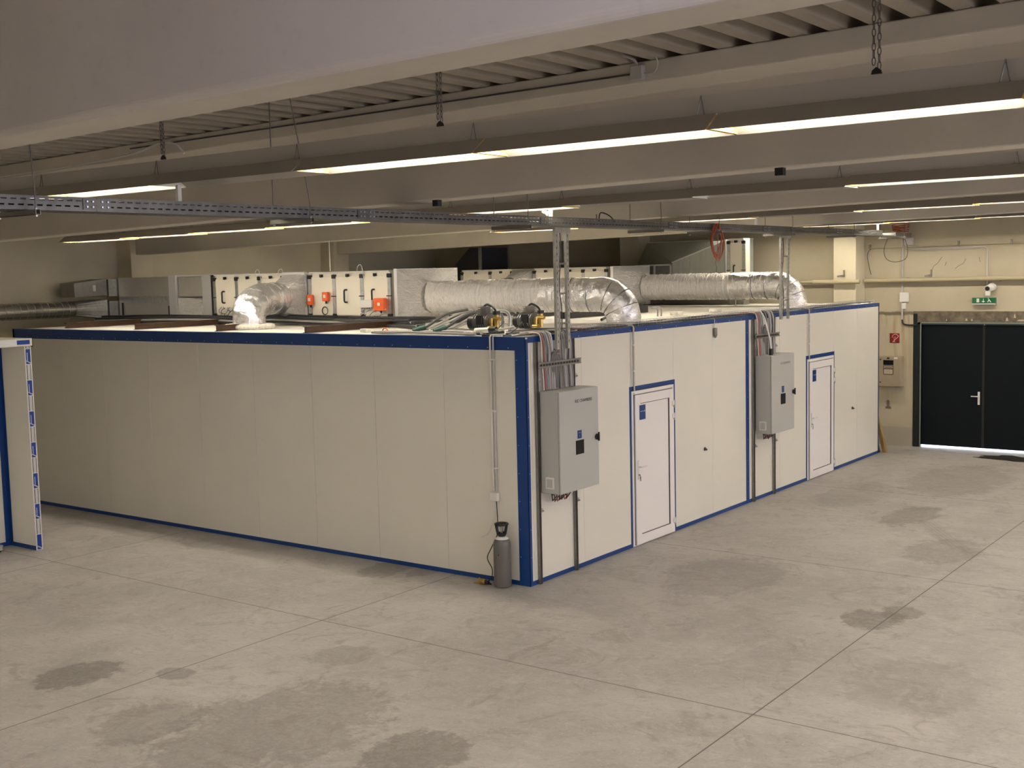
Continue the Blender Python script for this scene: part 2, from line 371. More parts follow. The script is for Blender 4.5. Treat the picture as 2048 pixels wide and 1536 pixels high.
# precast beams
beamlab = ['huge pale concrete roof beam across the top of the photo', 'second pale concrete roof beam, behind the nearest row of lights',
           'third pale concrete roof beam, its end resting at the left wall column', 'farthest pale concrete roof beam above the air handling units', 'concrete roof beam behind the camera']
for k, xb in enumerate((-7.9, -2.28, 3.37, 9.0, -13.5)):
    P = [(0, 4.49), (.0, 5.22), (-.15, 5.29), (-.15, 5.468), (.45, 5.468), (.45, 5.29), (.30, 5.22), (.30, 4.49)]
    if k == 0: P = [(0, 4.505), (-.012, 4.52)] + P[1:-1] + [(.30, 4.49), (.012, 4.49)]
    b = MB().prism([(xb+x, z) for x, z in P], 'y', YR, 12.0, slope=SL)
    struct(b.build('roof_beam', CONC, bevel=.012), beamlab[k], 'beam')
# columns
for nm, xa, xb2, ya, yb, zt, lab in (('a', 3.25, 3.76, 12.0, YL, 5.25, 'pale concrete wall column at the left end of the third roof beam'),
                             ('b', 8.9, 9.4, 12.0, YL, 5.25, 'pale concrete wall column at the left end of the farthest roof beam'),
                             ('c', 12.58, XD, 5.86, 6.36, 5.36, 'pale concrete end wall column left of the big zinc duct hood'),
                             ('d', 12.6, XD, .72, 1.20, 5.44, 'pale concrete end wall column behind the far corner of the white cabin'),
                             ('e', -2.4, -1.9, 12.0, YL, 5.25, 'pale concrete wall column at the left end of the second roof beam')):
    struct(box(xa, xb2, ya, yb, 0, zt).build('wall_column', PLAS, bevel=.01), lab, 'column')

# ------------------------------------------------------------------ strip luminaires
LL = 1.68
def luminaire(x, y0, z, lit, label, group, short=False, tubemat=None, wires=False):
    """hood with mouth down, running y0..y0+LL"""
    L = LL-.012
    t = thing('strip_luminaire', label, 'ceiling light', (x, y0+LL/2, z), group)
    y1 = y0+L
    # hood outer shell: trapezoid sheet
    th = .004; P = [(x-.19, z), (x-.05, z+.105), (x+.05, z+.105), (x+.19, z), (x+.185, z), (x+.046, z+.10), (x-.046, z+.10), (x-.185, z)]
    MB().prism(P, 'y', y0, y1).build('hood', HOOD, t)
    e = MB()
    for ya in (y0+.004, y1-.01):
        e = MB().prism([(x-.178, z+.004), (x-.045, z+.098), (x+.045, z+.098), (x+.178, z+.004)], 'y', ya, ya+.006)
        e.build('end_plate', YEL if lit else HOODI, t)
    MB().box(x-.028, x+.028, y0+.04, y1-.04, z+.075, z+.099).build('tube_tray', HOODI, t)
    for sx in (-.06, .06):
        MB().tube([(x+sx, y0+.05, z+.05), (x+sx, y1-.05, z+.05)], .013, 6).build('tube', (tubemat or TUBEM) if lit else TUBEO, t)
    # trunking plate above, standing on the hood ridge
    MB().box(x+.02, x+.05, y0, y0+LL, z+.108, z+.225).build('trunking', TRUNK, t)
    if wires:
        for yy in (y0+.2, y1-.2): MB().tube([(x+.035, yy, z+.22), (x+.035, yy, 5.59+SL*yy)], .003, 4).build('suspension_wire', CHAIN, t)
    if not short:
        v = MB()
        for s in (-.025, .025): v.tube([(x-.01, y0+.12+s, z+.106), (x-.005, y0+.12, z+.222)], .004, 4)
        v.box(x-.02, x+.02, y0+.08, y0+.16, z+.105, z+.11); v.build('hanger_bracket', GALD, t)
    return t
ordn = ['first', 'second', 'third', 'fourth', 'fifth', 'sixth', 'seventh', 'eighth', 'ninth', 'tenth', 'eleventh', 'twelfth', 'thirteenth', 'fourteenth', 'fifteenth']
rows = [(-5.05, 4.54, 3.31-LL, 12, {2}, 'nearest row of ceiling lights'), (.30, 4.50, 9.60-LL, 16, {6, 7}, 'second row of ceiling lights'),
        (5.90, 4.52, 4.90-LL, 12, {3}, 'third row of ceiling lights'), (11.3, 4.53, 1.32-LL, 9, set(), 'last row of ceiling lights')]
for x, z, ys, n, off, nm in rows:
    for k in range(n):
        ya = ys-LL*k if x != -5.05 else ys-LL*k
        lit = k not in off
        luminaire(x, ya, z-(0 if x < -5 else .008*ya), lit, '%s strip luminaire, %s from the left in the %s' % ('lit white' if lit else 'unlit', ordn[k] if k < 15 else 'last', nm), nm, short=(k > 9))
for k in range(3):  # hidden lamps added to brighten the walls behind the beams
    luminaire(5.90, 4.95+LL*k, 4.585, True, 'added strip luminaire hidden behind the third roof beam, %s from the end wall side' % ordn[k], 'added lights hidden by the third roof beam', True, wires=True)
    if k == 0: luminaire(11.3, 1.42+LL*k, 4.60, True, 'added strip luminaire hidden behind the farthest roof beam, %s from the right' % ordn[k], 'added lights hidden by the farthest roof beam', True, wires=True)
for k in range(8):
    luminaire(-10.9, 9.1-LL*k, 4.6, True, 'warm white strip luminaire over the camera, %s from the left' % ordn[k], 'lights over the camera', True)
for k in range(4):  # unseen bare lamps added to throw cool light on the nearest beam
    t = thing('added_batten_light', 'added bare cool batten lamp, out of view right of the camera, %s from the left' % ordn[k], 'ceiling light', (-10.9, -7.1-1.7*k, 4.75), 'added battens right of the camera')
    y0 = -7.9-1.7*k
    MB().box(-10.93, -10.87, y0, y0+1.6, 4.80, 4.86).build('batten', HOOD, t)
    MB().tube([(-10.9, y0+.04, 4.76), (-10.9, y0+1.56, 4.76)], .016, 8).build('tube', TUBEC, t)

# chains holding the nearest row
def chain(x, y, z0, z1, label):
    t = thing('hanging_chain', label, 'chain', (x, y, z0), 'chains above the nearest lights')
    for s, zb in ((-.014, z0+.02), (.016, z0+.045)):
        c = MB(); z = zb; i = 0
        while z < z1:
            L, wd = .045, .009; pts = []
            for a in range(10):
                an = 2*math.pi*a/10; u = wd*math.cos(an); w_ = (L/2)*math.sin(an)
                pts.append((x+(u if i % 2 else 0), y+s+(0 if i % 2 else u), z+L/2+w_))
            c.tube(pts, .003, 5, closed=True); z += L-.008; i += 1
        c.build('chain_strand', CHAIN, t)
    MB().prism([(y-.028, z0), (y-.022, z0+.02), (y, z0+.036), (y+.022, z0+.02), (y+.028, z0)], 'x', x-.008, x+.008).build('hook_plate', BLK, t)
chain(-5.05, -3.0, 4.765, 5.5, 'double steel chain above the middle of the nearest lights')
chain(-5.05, -6.0, 4.765, 5.55, 'double steel chain at the upper right above the nearest lights')
chain(-5.05, -.02, 4.765, 5.46, 'double steel chain at the left above the nearest lights')

# ------------------------------------------------------------------ the white cabin
CB = thing('cleanroom_cabin', 'long off-white sandwich panel cabin with blue trims, two doors and a flat roof', 'cabin', (6, 5.5, 0))
LX, LY, H = 11.94, 10.92, 3.0
def face_left(y0, y1): MB().box(0, .1, y0+.002, y1-.002, 0, H-.003).build('wall_panel', PANEL, CB, bevel=.003)
ys = [.0, 1.27, 2.45, 3.62, 4.80, 6.0, 7.2, 8.35, 9.50, LY]
for a, b in zip(ys, ys[1:]): face_left(a, b)
def face_right(x0, x1, z0=0, z1=H-.003): MB().box(x0+.0015, x1-.0015, 0, .1, z0, z1).build('wall_panel', PANEL, CB, bevel=.003)
for a, b in ((.102, 1.195), (1.195, 2.38), (3.575, 4.77), (4.77, 5.92), (6.02, 7.2), (7.2, 8.335), (9.575, 10.75), (10.75, LX)): face_right(a, b)
face_right(2.38, 3.575, 2.17); face_right(8.335, 9.575, 2.17)
bk = MB().box(LX-.1, LX, .102, LY, 0, H-.003); bk.build('wall_panel', PANEL, CB)
MB().box(.102, LX-.102, LY-.1, LY, 0, H-.003).build('wall_panel', PANEL, CB)
xr = .102; k = 0
while xr < LX-.2:
    MB().box(xr, min(xr+1.182, LX-.102), .102, LY-.102, H-.1, H-.002).build('roof_panel', PANR, CB, bevel=.003); xr += 1.184
MB().box(5.92, 6.02, 0.0, .1, 0, H-.003).build('joint_panel', PANEL, CB)
T = .004
def rivets(m, pts, ax):
    for p in pts:
        a = list(p)
        if ax == 'x': m.ball((-T, p[0], p[1]), .007, 6, 1, (.5, 1, 1))
        else: m.ball((p[0], -T, p[1]), .007, 6, 1, (1, .5, 1))
# left face trims
m = MB().box(-T, 0, .0, LY, H-.155, H).box(-T, .12, 0, LY, H, H+.003)
rivets(m, [(.25+.31*i, H-.125) for i in range(34)], 'x'); m.build('top_trim', [BLUE, RIV], CB)
m = MB().box(-T, 0, 0, LY, 0, .055); m.build('base_trim', BLUE, CB)
m = MB().box(-T-.0015, 0, -T-.0015, .155, .0, H-.02, 0).box(-T-.0015, .045, -T-.0015, 0, 0, H-.02)
rivets(m, [(.13, .35+.34*i) for i in range(8)], 'x'); rivets(m, [(.028, .35+.34*i) for i in range(8)], 'y'); m.build('corner_trim', [BLUE, RIV], CB)
MB().box(-T, 0, LY-.05, LY, 0, H).build('end_trim', BLUE, CB)
# right face trims
m = MB().box(.045, LX, -T, 0, H-.065, H).box(.12, LX, -T, .06, H, H+.003); rivets(m, [(.3+.42*i, H-.045) for i in range(28)], 'y'); m.build('top_trim', [BLUE, RIV], CB)
for a, b in ((.045, 2.35), (3.6, 8.31), (9.605, LX)): MB().box(a, b, -T, 0, 0, .055).build('base_trim', BLUE, CB)
m = MB().box(5.915, 6.025, -T-.001, 0, .0, H-.01); rivets(m, [(5.97, .35+.34*i) for i in range(8)], 'y'); m.build('joint_trim', [BLUE, RIV], CB)
MB().box(LX-.035, LX+.004, -T, 0, 0, H).box(LX, LX+.004, -T, .1, 0, H).build('end_trim', BLUE, CB)

def cabin_door(x0, x1):
    zt = 2.20
    fr = MB().box(x0, x1, -T-.001, 0, zt-.055, zt).box(x0, x0+.04, -T-.001, 0, 0, zt-.055).box(x1-.04, x1, -T-.001, 0, 0, zt-.055)
    fr.build('door_trim', BLUE, CB)
    D = MB().box(x0+.045, x1-.045, -.012, .06, 0.004, 2.135).build('door', PVC, CB, bevel=.003)
    a, b = x0+.095, x1-.115
    st = MB()     # leaf stiles and rails stand proud
    for q in ((a, a+.135, .02, 2.08), (b-.10, b, .02, 2.08)): st.box(q[0], q[1], -.040, -.013, q[2], q[3])
    st.box(a+.135, b-.10, -.040, -.013, .02, .15).box(a+.135, b-.10, -.040, -.013, 1.96, 2.08)
    st.build('leaf_frame', PVC, D, bevel=.004)
    MB().box(a+.135, b-.10, -.018, -.0125, .15, 1.96).build('infill_panel', PVC, D)
    g = MB().box(b-.108, b-.1005, -.030, -.018, .15, 1.96).box(a+.1355, b-.108, -.03, -.018, .15, .156).box(a+.1355, b-.108, -.03, -.018, 1.953, 1.96)
    g.build('glazing_gasket', GASK, D)
    MB().box(a-.006, a-.001, -.022, -.012, .02, 2.09).box(b+.001, b+.006, -.022, -.012, .02, 2.09).box(a-.006, b+.006, -.022, -.012, 2.081, 2.087).build('leaf_gap', DGR, D)
    hx = a+.045
    h = MB().box(hx-.017, hx+.017, -.052, -.041, .93, 1.19).tube([(hx, -.05, 1.10), (hx, -.095, 1.10), (hx+.02, -.10, 1.10), (hx+.14, -.10, 1.10)], .011, 8)
    h.build('handle', WHT, D, bevel=.002)
    k_ = MB().tube([(hx, -.052, .99), (hx, -.07, .99)], .009, 8).box(hx-.004, hx+.004, -.074, -.07, .94, .99).box(hx+.03, hx+.045, -.06, -.055, .90, .96); k_.build('key', GALD, D)
    for hz in (1.86, 1.68, .17):
        q = MB().tube([(b+.035, -.052, hz-.055), (b+.035, -.052, hz+.055)], .014, 10).box(b-.03, b+.03, -.05, -.041, hz-.02, hz+.045).box(b+.03, b+.072, -.045, -.013, hz-.045, hz+.02)
        q.build('hinge', WHT, D, bevel=.002)
    s = MB().box(a+.10, a+.255, -.0445, -.0405, 1.735, 1.935)
    s.box(a+.115, a+.20, -.0455, -.0445, 1.846, 1.853, 1).box(a+.215, a+.235, -.0455, -.0445, 1.838, 1.862, 1)
    s.build('door_sign', [BLUE, GRY2], D)
    cl = MB().box(a-.01, a+.02, -.03, -.012, 2.09, 2.115); cl.build('door_contact', WHT, D)
cabin_door(2.35, 3.60); cabin_door(8.31, 9.605)

# ------------------------------------------------------------------ control cabinets on struts
def cabinet(xa, xb, z0, z1, yf, lab, far):
    t = thing('control_cabinet', lab, 'electrical cabinet', ((xa+xb)/2, -.16, z0))
    MB().box(xa, xb, yf+.028, -.047, z0, z1).build('body', CABG, t, bevel=.006)
    d = MB().box(xa, xb, yf, yf+.024, z0+.002, z1-.002).build('cabinet_door', CABG, t, bevel=.005)
    MB().box(xa+.006, xb-.006, yf+.0235, yf+.0285, z0+.008, z1-.008).build('door_seal', GASK, t)
    cx = xa+.42
    dz = (z0+z1)/2-.06
    MB().box(cx-.085, cx+.085, yf-.01, yf-.001, dz-.115, dz+.055).build('display', [DISP], d, bevel=.003)
    MB().box(cx-.045, cx+.045, yf-.003, yf-.0005, dz+.075, dz+.175).box(cx-.025, cx+.025, yf-.0038, yf-.003, dz+.14, dz+.147, 1).box(cx-.006, cx+.006, yf-.0038, yf-.003, dz+.10, dz+.115, 1).build('blue_label', [BLUE, GRYC], d)
    MB().tube([(xb-.05, yf-.001, dz+.05), (xb-.05, yf-.03, dz+.05)], .038, 14).box(xb-.062, xb-.038, yf-.045, yf-.028, dz+.0, dz+.11).build('rotary_handle', BLK, d, bevel=.004)
    text('KIC CHAMBERS', 'lettering', DGR if not far else GRYC, d, (xa+.33, yf-.002, z1-.16), .055, math.pi/2, 0)
    # vent on the left side
    v = MB().box(xa-.012, xa-.001, -.235, -.115, z0+.06, z0+.20).build('vent_frame', WHT, t, bevel=.004)
    g = MB().box(xa-.014, xa-.0125, -.215, -.135, z0+.075, z0+.18)
    for i in range(9): g.box(xa-.018, xa-.014, -.215, -.135, z0+.078+i*.0115, z0+.083+i*.0115)
    g.build('vent_grille', GRY2, v)
    for i in range(5): MB().tube([(xa+.08+i*.06, -.15, z0-.001), (xa+.08+i*.06, -.15, z0-.03)], .016, 8).build('cable_gland', BLK, t)
    MB().box(xa+.38, xa+.56, -.2, -.1, z0-.035, z0-.001).build('bottom_plug', BLK, t, bevel=.008)
    return t
cabinet(.205, 1.055, 1.115, 2.345, -.33, 'big grey control cabinet near the front corner of the cabin', False)
cabinet(6.17, 7.04, 1.105, 2.355, -.33, 'farther grey control cabinet with a black plug on its top', True)
MB().tube([(6.36, -.2, 2.352), (6.36, -.2, 2.47)], .03, 10).tube([(6.36, -.2, 2.352), (6.36, -.2, 2.375)], .038, 10)
pl = MB().tube([(6.385, -.22, 2.352), (6.385, -.22, 2.46)], .032, 10).tube([(6.385, -.22, 2.46), (6.385, -.2, 2.62), (6.36, -.12, 2.95), (6.36, -.05, 3.06), (6.36, .1, 3.06)], .014, 6, 1)
tag(pl.build('power_plug', [BLK, WHTC], smooth=True), 'black plug with a white lead standing on the farther cabinet', 'plug')
def struts(xa, xb, zb, label):
    t = thing('strut_frame', label, 'mounting frame', (xa, -.03, 0))
    for x in (xa, xb):
        c = MB().box(x-.02, x+.02, -.012, -.006, .0, 2.94).box(x-.02, x-.016, -.045, -.012, 0, 2.94).box(x+.016, x+.02, -.045, -.012, 0, 2.94)
        c.box(x-.02, x-.011, -.045, -.042, 0, 2.94).box(x+.011, x+.02, -.045, -.042, 0, 2.94)
        c.build('upright', GALD, t)
        MB().box(x-.0155, x+.0155, -.0135, -.0125, .01, 2.93).build('channel_slot', GASK, t)
        for z in (.90, 2.47):
            MB().box(x+.0, x+.035, -.06, -.046, z-.02, z+.03).tube([(x+.018, -.06, z), (x+.018, -.085, z)], .009, 6).build('clamp', GALV, t)
    c = MB().box(xa-.05, xb+.08, -.100, -.09, zb+.02, zb+.035).box(xa-.05, xb+.08, -.100, -.09, zb-.035, zb-.02).box(xa-.05, xb+.08, -.092, -.088, zb-.03, zb+.03)
    c.build('cross_rail', GALD, t)
    for i in range(14):
        xx = xa+.0+i*(xb-xa)/13; MB().box(xx-.012, xx+.012, -.104, -.1005, zb-.012, zb+.012).build('cable_clip', BLK, t)
struts(.175, .965, 2.66, 'zinc strut channel frame behind the near control cabinet')
struts(6.14, 6.92, 2.66, 'zinc strut channel frame behind the far control cabinet')
# cables over the roof edge down into the cabinets
def cable(x, xt, r, m, label, cat, group, top=None, bow=0):
    z1 = 2.345
    p = [(xt+.10*R.uniform(-1, 1), .22, 3.03), (xt, .06, 3.035+r), (xt, -.03, 3.02+r), (xt+bow*.3, -.065, 2.93), (xt*.5+x*.5+bow, -.07, 2.80), (x+bow*.6, -.07, 2.66), (x, -.08, 2.5), (x, -.085, z1+.01)]
    o = MB().tube(smooth_path(p, 5), r, 6).build('cable', m, smooth=True)
    return tag(o, label, cat, group)
for (x0, nm, tagn) in ((.175, 'near', 'bundle above the near control cabinet'), (6.14, 'far', 'bundle above the far control cabinet')):
    for i, (dx, m, r) in enumerate([(.07, WHTC, .008), (.10, REDC, .010), (.125, REDC if nm == 'far' else GRYC, .009), (.155, GRYC, .011), (.18, GRYC, .011), (.205, GRY2, .010), (.23, GRYC, .012), (.26, GRY2, .010),
                                    (.30, WHTC, .009), (.40, DKC, .011), (.43, GRYC, .010), (.52, GRYC, .014), (.55, GRY2, .012), (.58, GRYC, .014), (.61, DKC, .012), (.64, GRYC, .012), (.67, GRY2, .010), (.70, GRYC, .011)]):
        cn = {'white_cable': 'white', 'red_cable': 'red-brown', 'grey_cable': 'mid grey', 'light_grey_cable': 'light grey', 'dark_cable': 'dark'}[m.name]
        cable(x0+dx, x0+dx+R.uniform(-.015, .015), r, m, '%s cable running over the roof edge, in the %s' % (cn, tagn), 'cable', '%s cables, %s' % (cn, tagn), bow=R.uniform(-.02, .03))
    for i in range(8):
        xa = x0+.27+.014*i; hh = 2.84-.004*(i-3)**2
        o = MB().tube(smooth_path([(xa-.03, -.078, 2.36), (xa-.03, -.08, 2.7), (xa+.01, -.082, hh), (xa+.06, -.08, 2.72), (xa+.075, -.078, 2.36)], 5), .007, 6).build('looped_cable', [DGR, GRYC][i % 2], smooth=True)
        tag(o, 'slack cable loop arching over the cross rail above the %s control cabinet' % nm, 'cable', 'cable loops above the %s cabinet' % nm)
    for i in range(7):
        xa = x0+.10+i*.05
        o = MB().tube(smooth_path([(xa, -.15, 1.085), (xa+.01, -.15, 1.03-.02*R.random()), (xa+.06, -.13+.02*R.random(), 1.01-.03*R.random()), (xa+.10, -.15, 1.06), (xa+.09, -.15, 1.09)], 4), .007, 5).build('wire_loop', [BLKC, DKC, REDC][i % 3 if i != 5 else 2], smooth=True)
        tag(o, '%s wire loop under the %s control cabinet' % ('red-brown' if (i % 3 == 2 or i == 5) else 'black', nm), 'wire', 'wire loops under the %s cabinet' % nm)

# surface conduits
def conduit(pts, r, m, name, label, cat='conduit'):
    return tag(MB().tube(pts, r, 8).build(name, m, smooth=True), label, cat)
t = thing('cable_duct', 'twin pale conduits with a socket box on the left cabin face', 'conduit', (-.02, .48, 1.0))
for yy in (.508, .463):
    MB().tube([(.15, yy, 3.02), (.0, yy, 3.025), (-.022, yy, 3.0), (-.022, yy, 1.13)], .011, 8).build('pipe', WHTC if yy > .5 else GRY2, t, smooth=True)
MB().box(-.06, -.008, .43, .545, 1.01, 1.11).build('socket_box', WHT, t, bevel=.006)
for z in (2.72, 2.1, 1.4): MB().box(-.04, -.008, .44, .53, z, z+.02).build('saddle_clip', WHT, t)
tag(MB().tube(smooth_path([(-.03, .51, 1.01), (-.03, .515, .8), (-.03, .60, .60), (-.03, .72, .53)]), .005, 5).build('loose_wire', WHTC, smooth=True), 'pale loose wire curling left below the socket box', 'wire')
(MB().tube(smooth_path([(-.035, .46, 1.01), (-.035, .45, .8), (-.04, .455, .60), (-.06, .54, .42), (-.09, .58, .30), (-.10, .50, .17), (-.16, .47, .05)]), .006, 5).build('power_cord', BLKC, t, smooth=True))
for xx, z0, nm in ((2.45, 2.14, 'first'), (8.41, 2.14, 'second')):
    t = thing('surface_conduit', 'thin pale twin conduit dropping to the %s cabin door' % nm, 'conduit', (xx, -.02, z0))
    MB().tube([(xx, .12, 3.02), (xx, 0, 3.025), (xx, -.02, 3.0), (xx, -.02, z0)], .012, 8).build('pipe', GRY2, t, smooth=True)
    MB().tube([(xx-.05, -.014, 2.93), (xx-.05, -.014, 2.21)], .008, 8).build('pipe', WHTC, t, smooth=True)
    for z in (2.75, 2.4): MB().box(xx-.02, xx+.02, -.035, -.002, z, z+.02).build('saddle_clip', WHT, t)
for xx, zz, nm in ((4.50, 1.075, 'beside the first door'), (10.50, 1.06, 'beside the second door')):
    tag(MB().tube([(xx, -.002, zz), (xx, -.02, zz)], .026, 12).tube([(xx, -.021, zz), (xx, -.045, zz-.012)], .013, 8).build('wall_probe', DGR), 'small black probe in the white cabin wall, %s' % nm, 'sensor')
t = thing('pull_switch', 'small grey switch hanging by a wire from the cabin roof edge', 'switch', (4.82, -.04, 2.74))
MB().box(4.79, 4.86, -.05, -.008, 2.75, 2.87).build('switch_body', GALD, t, bevel=.01)
MB().tube([(4.82, .05, 3.01), (4.82, -.02, 3.0), (4.82, -.02, 2.87)], .005, 6).build('lead', WHTC, t)
MB().ball((4.825, -.03, 2.74), .022, 8).build('pull_knob', GRYC, t)

# ------------------------------------------------------------------ overhead cable tray along the cabin front
TZ = 4.305
def tray_seg(x0, x1, label):
    t = thing('cable_tray', label, 'cable tray', ((x0+x1)/2, -.15, TZ), 'overhead cable tray sections')
    for yy, nm in ((-.30, 'side_rail'), (.0, 'side_rail')):
        m = MB()
        m.box(x0, x1, yy, yy+.003, TZ, TZ+.026).box(x0, x1, yy, yy+.003, TZ+.038, TZ+.068).box(x0, x1, yy, yy+.003, TZ+.080, TZ+.10)
        m.box(x0, x1, yy-.003, yy+.012, TZ+.097, TZ+.10)
        x = x0
        while x < x1:
            m.box(x, min(x+.030, x1), yy, yy+.003, TZ+.026, TZ+.038).box(x+.02 if x+.05 < x1 else x, min(x+.05, x1), yy, yy+.003, TZ+.068, TZ+.080); x += .075
        m.build(nm, TRAY, t)
    m = MB().box(x0, x1, -.30, -.26, TZ-.003, TZ).box(x0, x1, -.04, 0.003, TZ-.003, TZ)
    x = x0
    while x < x1-.05: m.box(x, x+.035, -.26, -.04, TZ-.003, TZ); x += .06
    m.build('perforated_base', TRAY, t)
    m = MB().box(x0-.12, x0+.12, -.3075, -.3005, TZ+.01, TZ+.09)
    for dx in (-.09, -.04, .04, .09):
        for dz in (.03, .07): m.tube([(x0+dx, -.307, TZ+dz), (x0+dx, -.318, TZ+dz)], .008, 6, 1)
    m.build('joint_plate', [TRAY, RIV], t)
segs = [-8.6, -5.9, -2.95, .05, 3.05, 6.05, 9.05, 11.3]
where = ['leftmost, running out of the frame', 'at the left under the nearest lights', 'left of the corner ladder', 'above the near cabinet', 'behind the orange cable coil', 'over the farther ladder', 'far end before the end wall']
for k in range(6):
    pts = []; x = -8.6
    while x < 12.0: pts.append((x, -.255+.042*k+.008*R.uniform(-1, 1), TZ+.022+.02*(k % 2)+.008*R.random())); x += .8
    tag(MB().tube(smooth_path(pts, 2), .017, 6).build('tray_cable', [BLKC, DKC, GRYC][k % 3], smooth=True), '%s cable lying inside the overhead tray' % ['black', 'dark grey', 'grey'][k % 3], 'cable', '%s cables in the overhead tray' % ['black', 'dark grey', 'grey'][k % 3])
for i, (a, b) in enumerate(zip(segs, segs[1:])): tray_seg(a+.002, b-.002, 'perforated zinc cable tray section, %s' % where[i])
t = thing('bare_tray_end', 'white rounded end piece of the overhead tray by the end wall', 'cable tray', (11.8, -.15, TZ))
MB().box(11.31, 12.0, -.28, -.02, TZ+.01, TZ+.05).build('cover', WHT, t, bevel=.02)
t = thing('end_tray', 'dark end section of the overhead tray carrying orange cable', 'cable tray', (12.5, -.15, TZ))
MB().box(12.02, 12.95, -.3, 0, TZ, TZ+.07).build('trough', GALD, t)
o = MB()
for i in range(5):
    pts = [(12.75+.30*math.cos(a*.6), -.15+(.12+.01*i)*math.sin(a*.6), TZ+.10+.03*i+.04*max(0, math.sin(a*.6+i))) for a in range(11)]
    o.tube(pts, .008, 5, closed=False)
tag(o.build('cable_heap', ORGC, smooth=True), 'heap of orange cable on the tray end by the wall', 'cable')
rodlabs = ['leftmost', 'second from the left', 'just left of the corner ladder', 'right of the corner ladder', 'behind the orange coil', 'left of the farther ladder', 'right of the farther ladder', 'by the end wall']
for i, x in enumerate((-6.45, -3.75, -.40, 2.62, 4.3, 6.9, 9.6, 12.3)):
    t = thing('tray_hanger', 'dark trapeze hanger on threaded rods under the tray, %s' % rodlabs[i], 'hanger', (x, -.15, TZ-.05), 'trapeze hangers of the cable tray')
    m = MB().box(x-.02, x+.02, -.40, .14, TZ-.045, TZ-.041).box(x-.02, x-.016, -.40, .14, TZ-.045, TZ-.006).box(x+.016, x+.02, -.40, .14, TZ-.045, TZ-.006)
    m.build('trapeze_bar', GALD, t)
    MB().box(x-.012, x+.012, -.39, .13, TZ-.040, TZ-.036).build('bar_slots', BLK, t)
    zt = 5.47+SL*0+.0
    for yy, dx in ((-.37, -.22 if i in (1, ) else -.05), (.11, .0)):
        MB().tube([(x, yy, TZ-.06), (x, yy, TZ+.15), (x+dx, yy, zt)], .005, 5).build('threaded_rod', CHAIN, t)
        MB().tube([(x, yy, TZ-.055), (x, yy, TZ-.045)], .012, 6).tube([(x, yy, TZ-.004), (x, yy, TZ+.006)], .012, 6).build('nut', GALV, t)
def ladder(xa, xb, zb, label):
    t = thing('cable_ladder', label, 'cable ladder', ((xa+xb)/2, -.1, zb))
    for x, w2 in ((xa, .03), (xb, .025)):
        m = MB().box(x-w2, x+w2, -.135, -.131, zb, TZ-.01).box(x-w2, x-w2+.004, -.131, -.10, zb, TZ-.01).box(x+w2-.004, x+w2, -.131, -.10, zb, TZ-.01)
        q = m; z = zb+.08
        while z < TZ-.05: q.box(x-.004, x+.004, -.137, -.1355, z, z+.03, 1); z += .075
        q.build('side_post', [GALV, GASK], t)
    z = zb+.3; n = 0
    while z < TZ-.1:
        MB().box(xa+.03, xb-.025, -.128, -.10, z, z+.022).build('rung', GALD, t); z += .36
    m = MB().box(xa-.05, xb+.05, -.15, -.137, TZ-.075, TZ-.012); m.build('top_bracket', GALV, t)
    return t
ladder(.50, .73, 2.83, 'vertical zinc cable ladder rising at the front corner of the cabin')
ladder(7.0, 7.28, 2.90, 'vertical zinc cable ladder rising at the far half of the cabin')
for k, (x, m) in enumerate(((.60, GRYC), (.64, DKC), (7.10, BLKC), (7.16, BLKC))):
    o = MB().tube(smooth_path([(x, -.08, 4.29), (x+.02, -.085, 4.0), (x-.03, -.085, 3.6), (x+.015, -.085, 3.3), (x, -.09, 3.04)]), .007, 5).build('riser_cable', m, smooth=True)
    tag(o, ('%s cable inside the corner ladder' % ('grey' if k == 0 else 'dark')) if k < 2 else 'black cable inside the farther ladder', 'cable', None if k < 2 else 'black cables in the farther ladder')
# white power drops from the light rows to the tray
for x, z, nm in ((-5.05, 4.55, 'nearest'), (.30, 4.50, 'second'), (5.90, 4.52, 'third'), (11.3, 4.53, 'last')):
    o = MB().box(x-.018, x+.018, -.21, -.18, TZ+.11, z-.006).build('power_drop', WHT)
    tag(o, 'white cable cover between the tray and the %s row of lights' % nm, 'cable cover')
# orange coil
o = MB()
for i in range(7):
    pts = []
    for a in range(26):
        an = 2*math.pi*a/26; rx = .15+.012*(i % 4)+.02*math.sin(an*2+i); rz = .21+.010*i
        pts.append((4.28+rx*math.sin(an)*(1-.35*max(0, math.cos(an))), -.325-.006*i+.01*math.sin(3*an+i), 4.40-rz+rz*math.cos(an)))
    o.tube(pts, .006, 5, closed=True)
o.tube([(4.28, -.33, 4.40), (4.33, -.335, 4.2), (4.30, -.34, 4.02)], .006, 5)
tag(o.build('cable_coil', ORGC, smooth=True), 'orange-red coil of cable hanging from the overhead tray', 'cable coil')
o = MB()
for i in range(4):
    o.tube([(.25+.02*i+.06*math.cos(a*.7), -.15+.03*math.sin(a*.7+i), TZ+.12+.05*abs(math.sin(a*.35+i))) for a in range(9)], .007, 5)
tag(o.build('cord_bundle', WHTC, smooth=True), 'small bundle of pale cord on the tray over the cabin corner', 'cable')
o = MB().tube(smooth_path([(1.5, -.1, TZ+.08), (1.55, -.1, TZ+.19), (1.75, -.1, TZ+.16), (1.9, -.1, TZ+.08)]), .008, 5).tube([(1.45, -.1, TZ+.05), (1.45, -.1, TZ+.17)], .006, 5)
tag(o.build('cable_arch', BLKC, smooth=True), 'black cable arching out of the tray right of the corner ladder', 'cable')

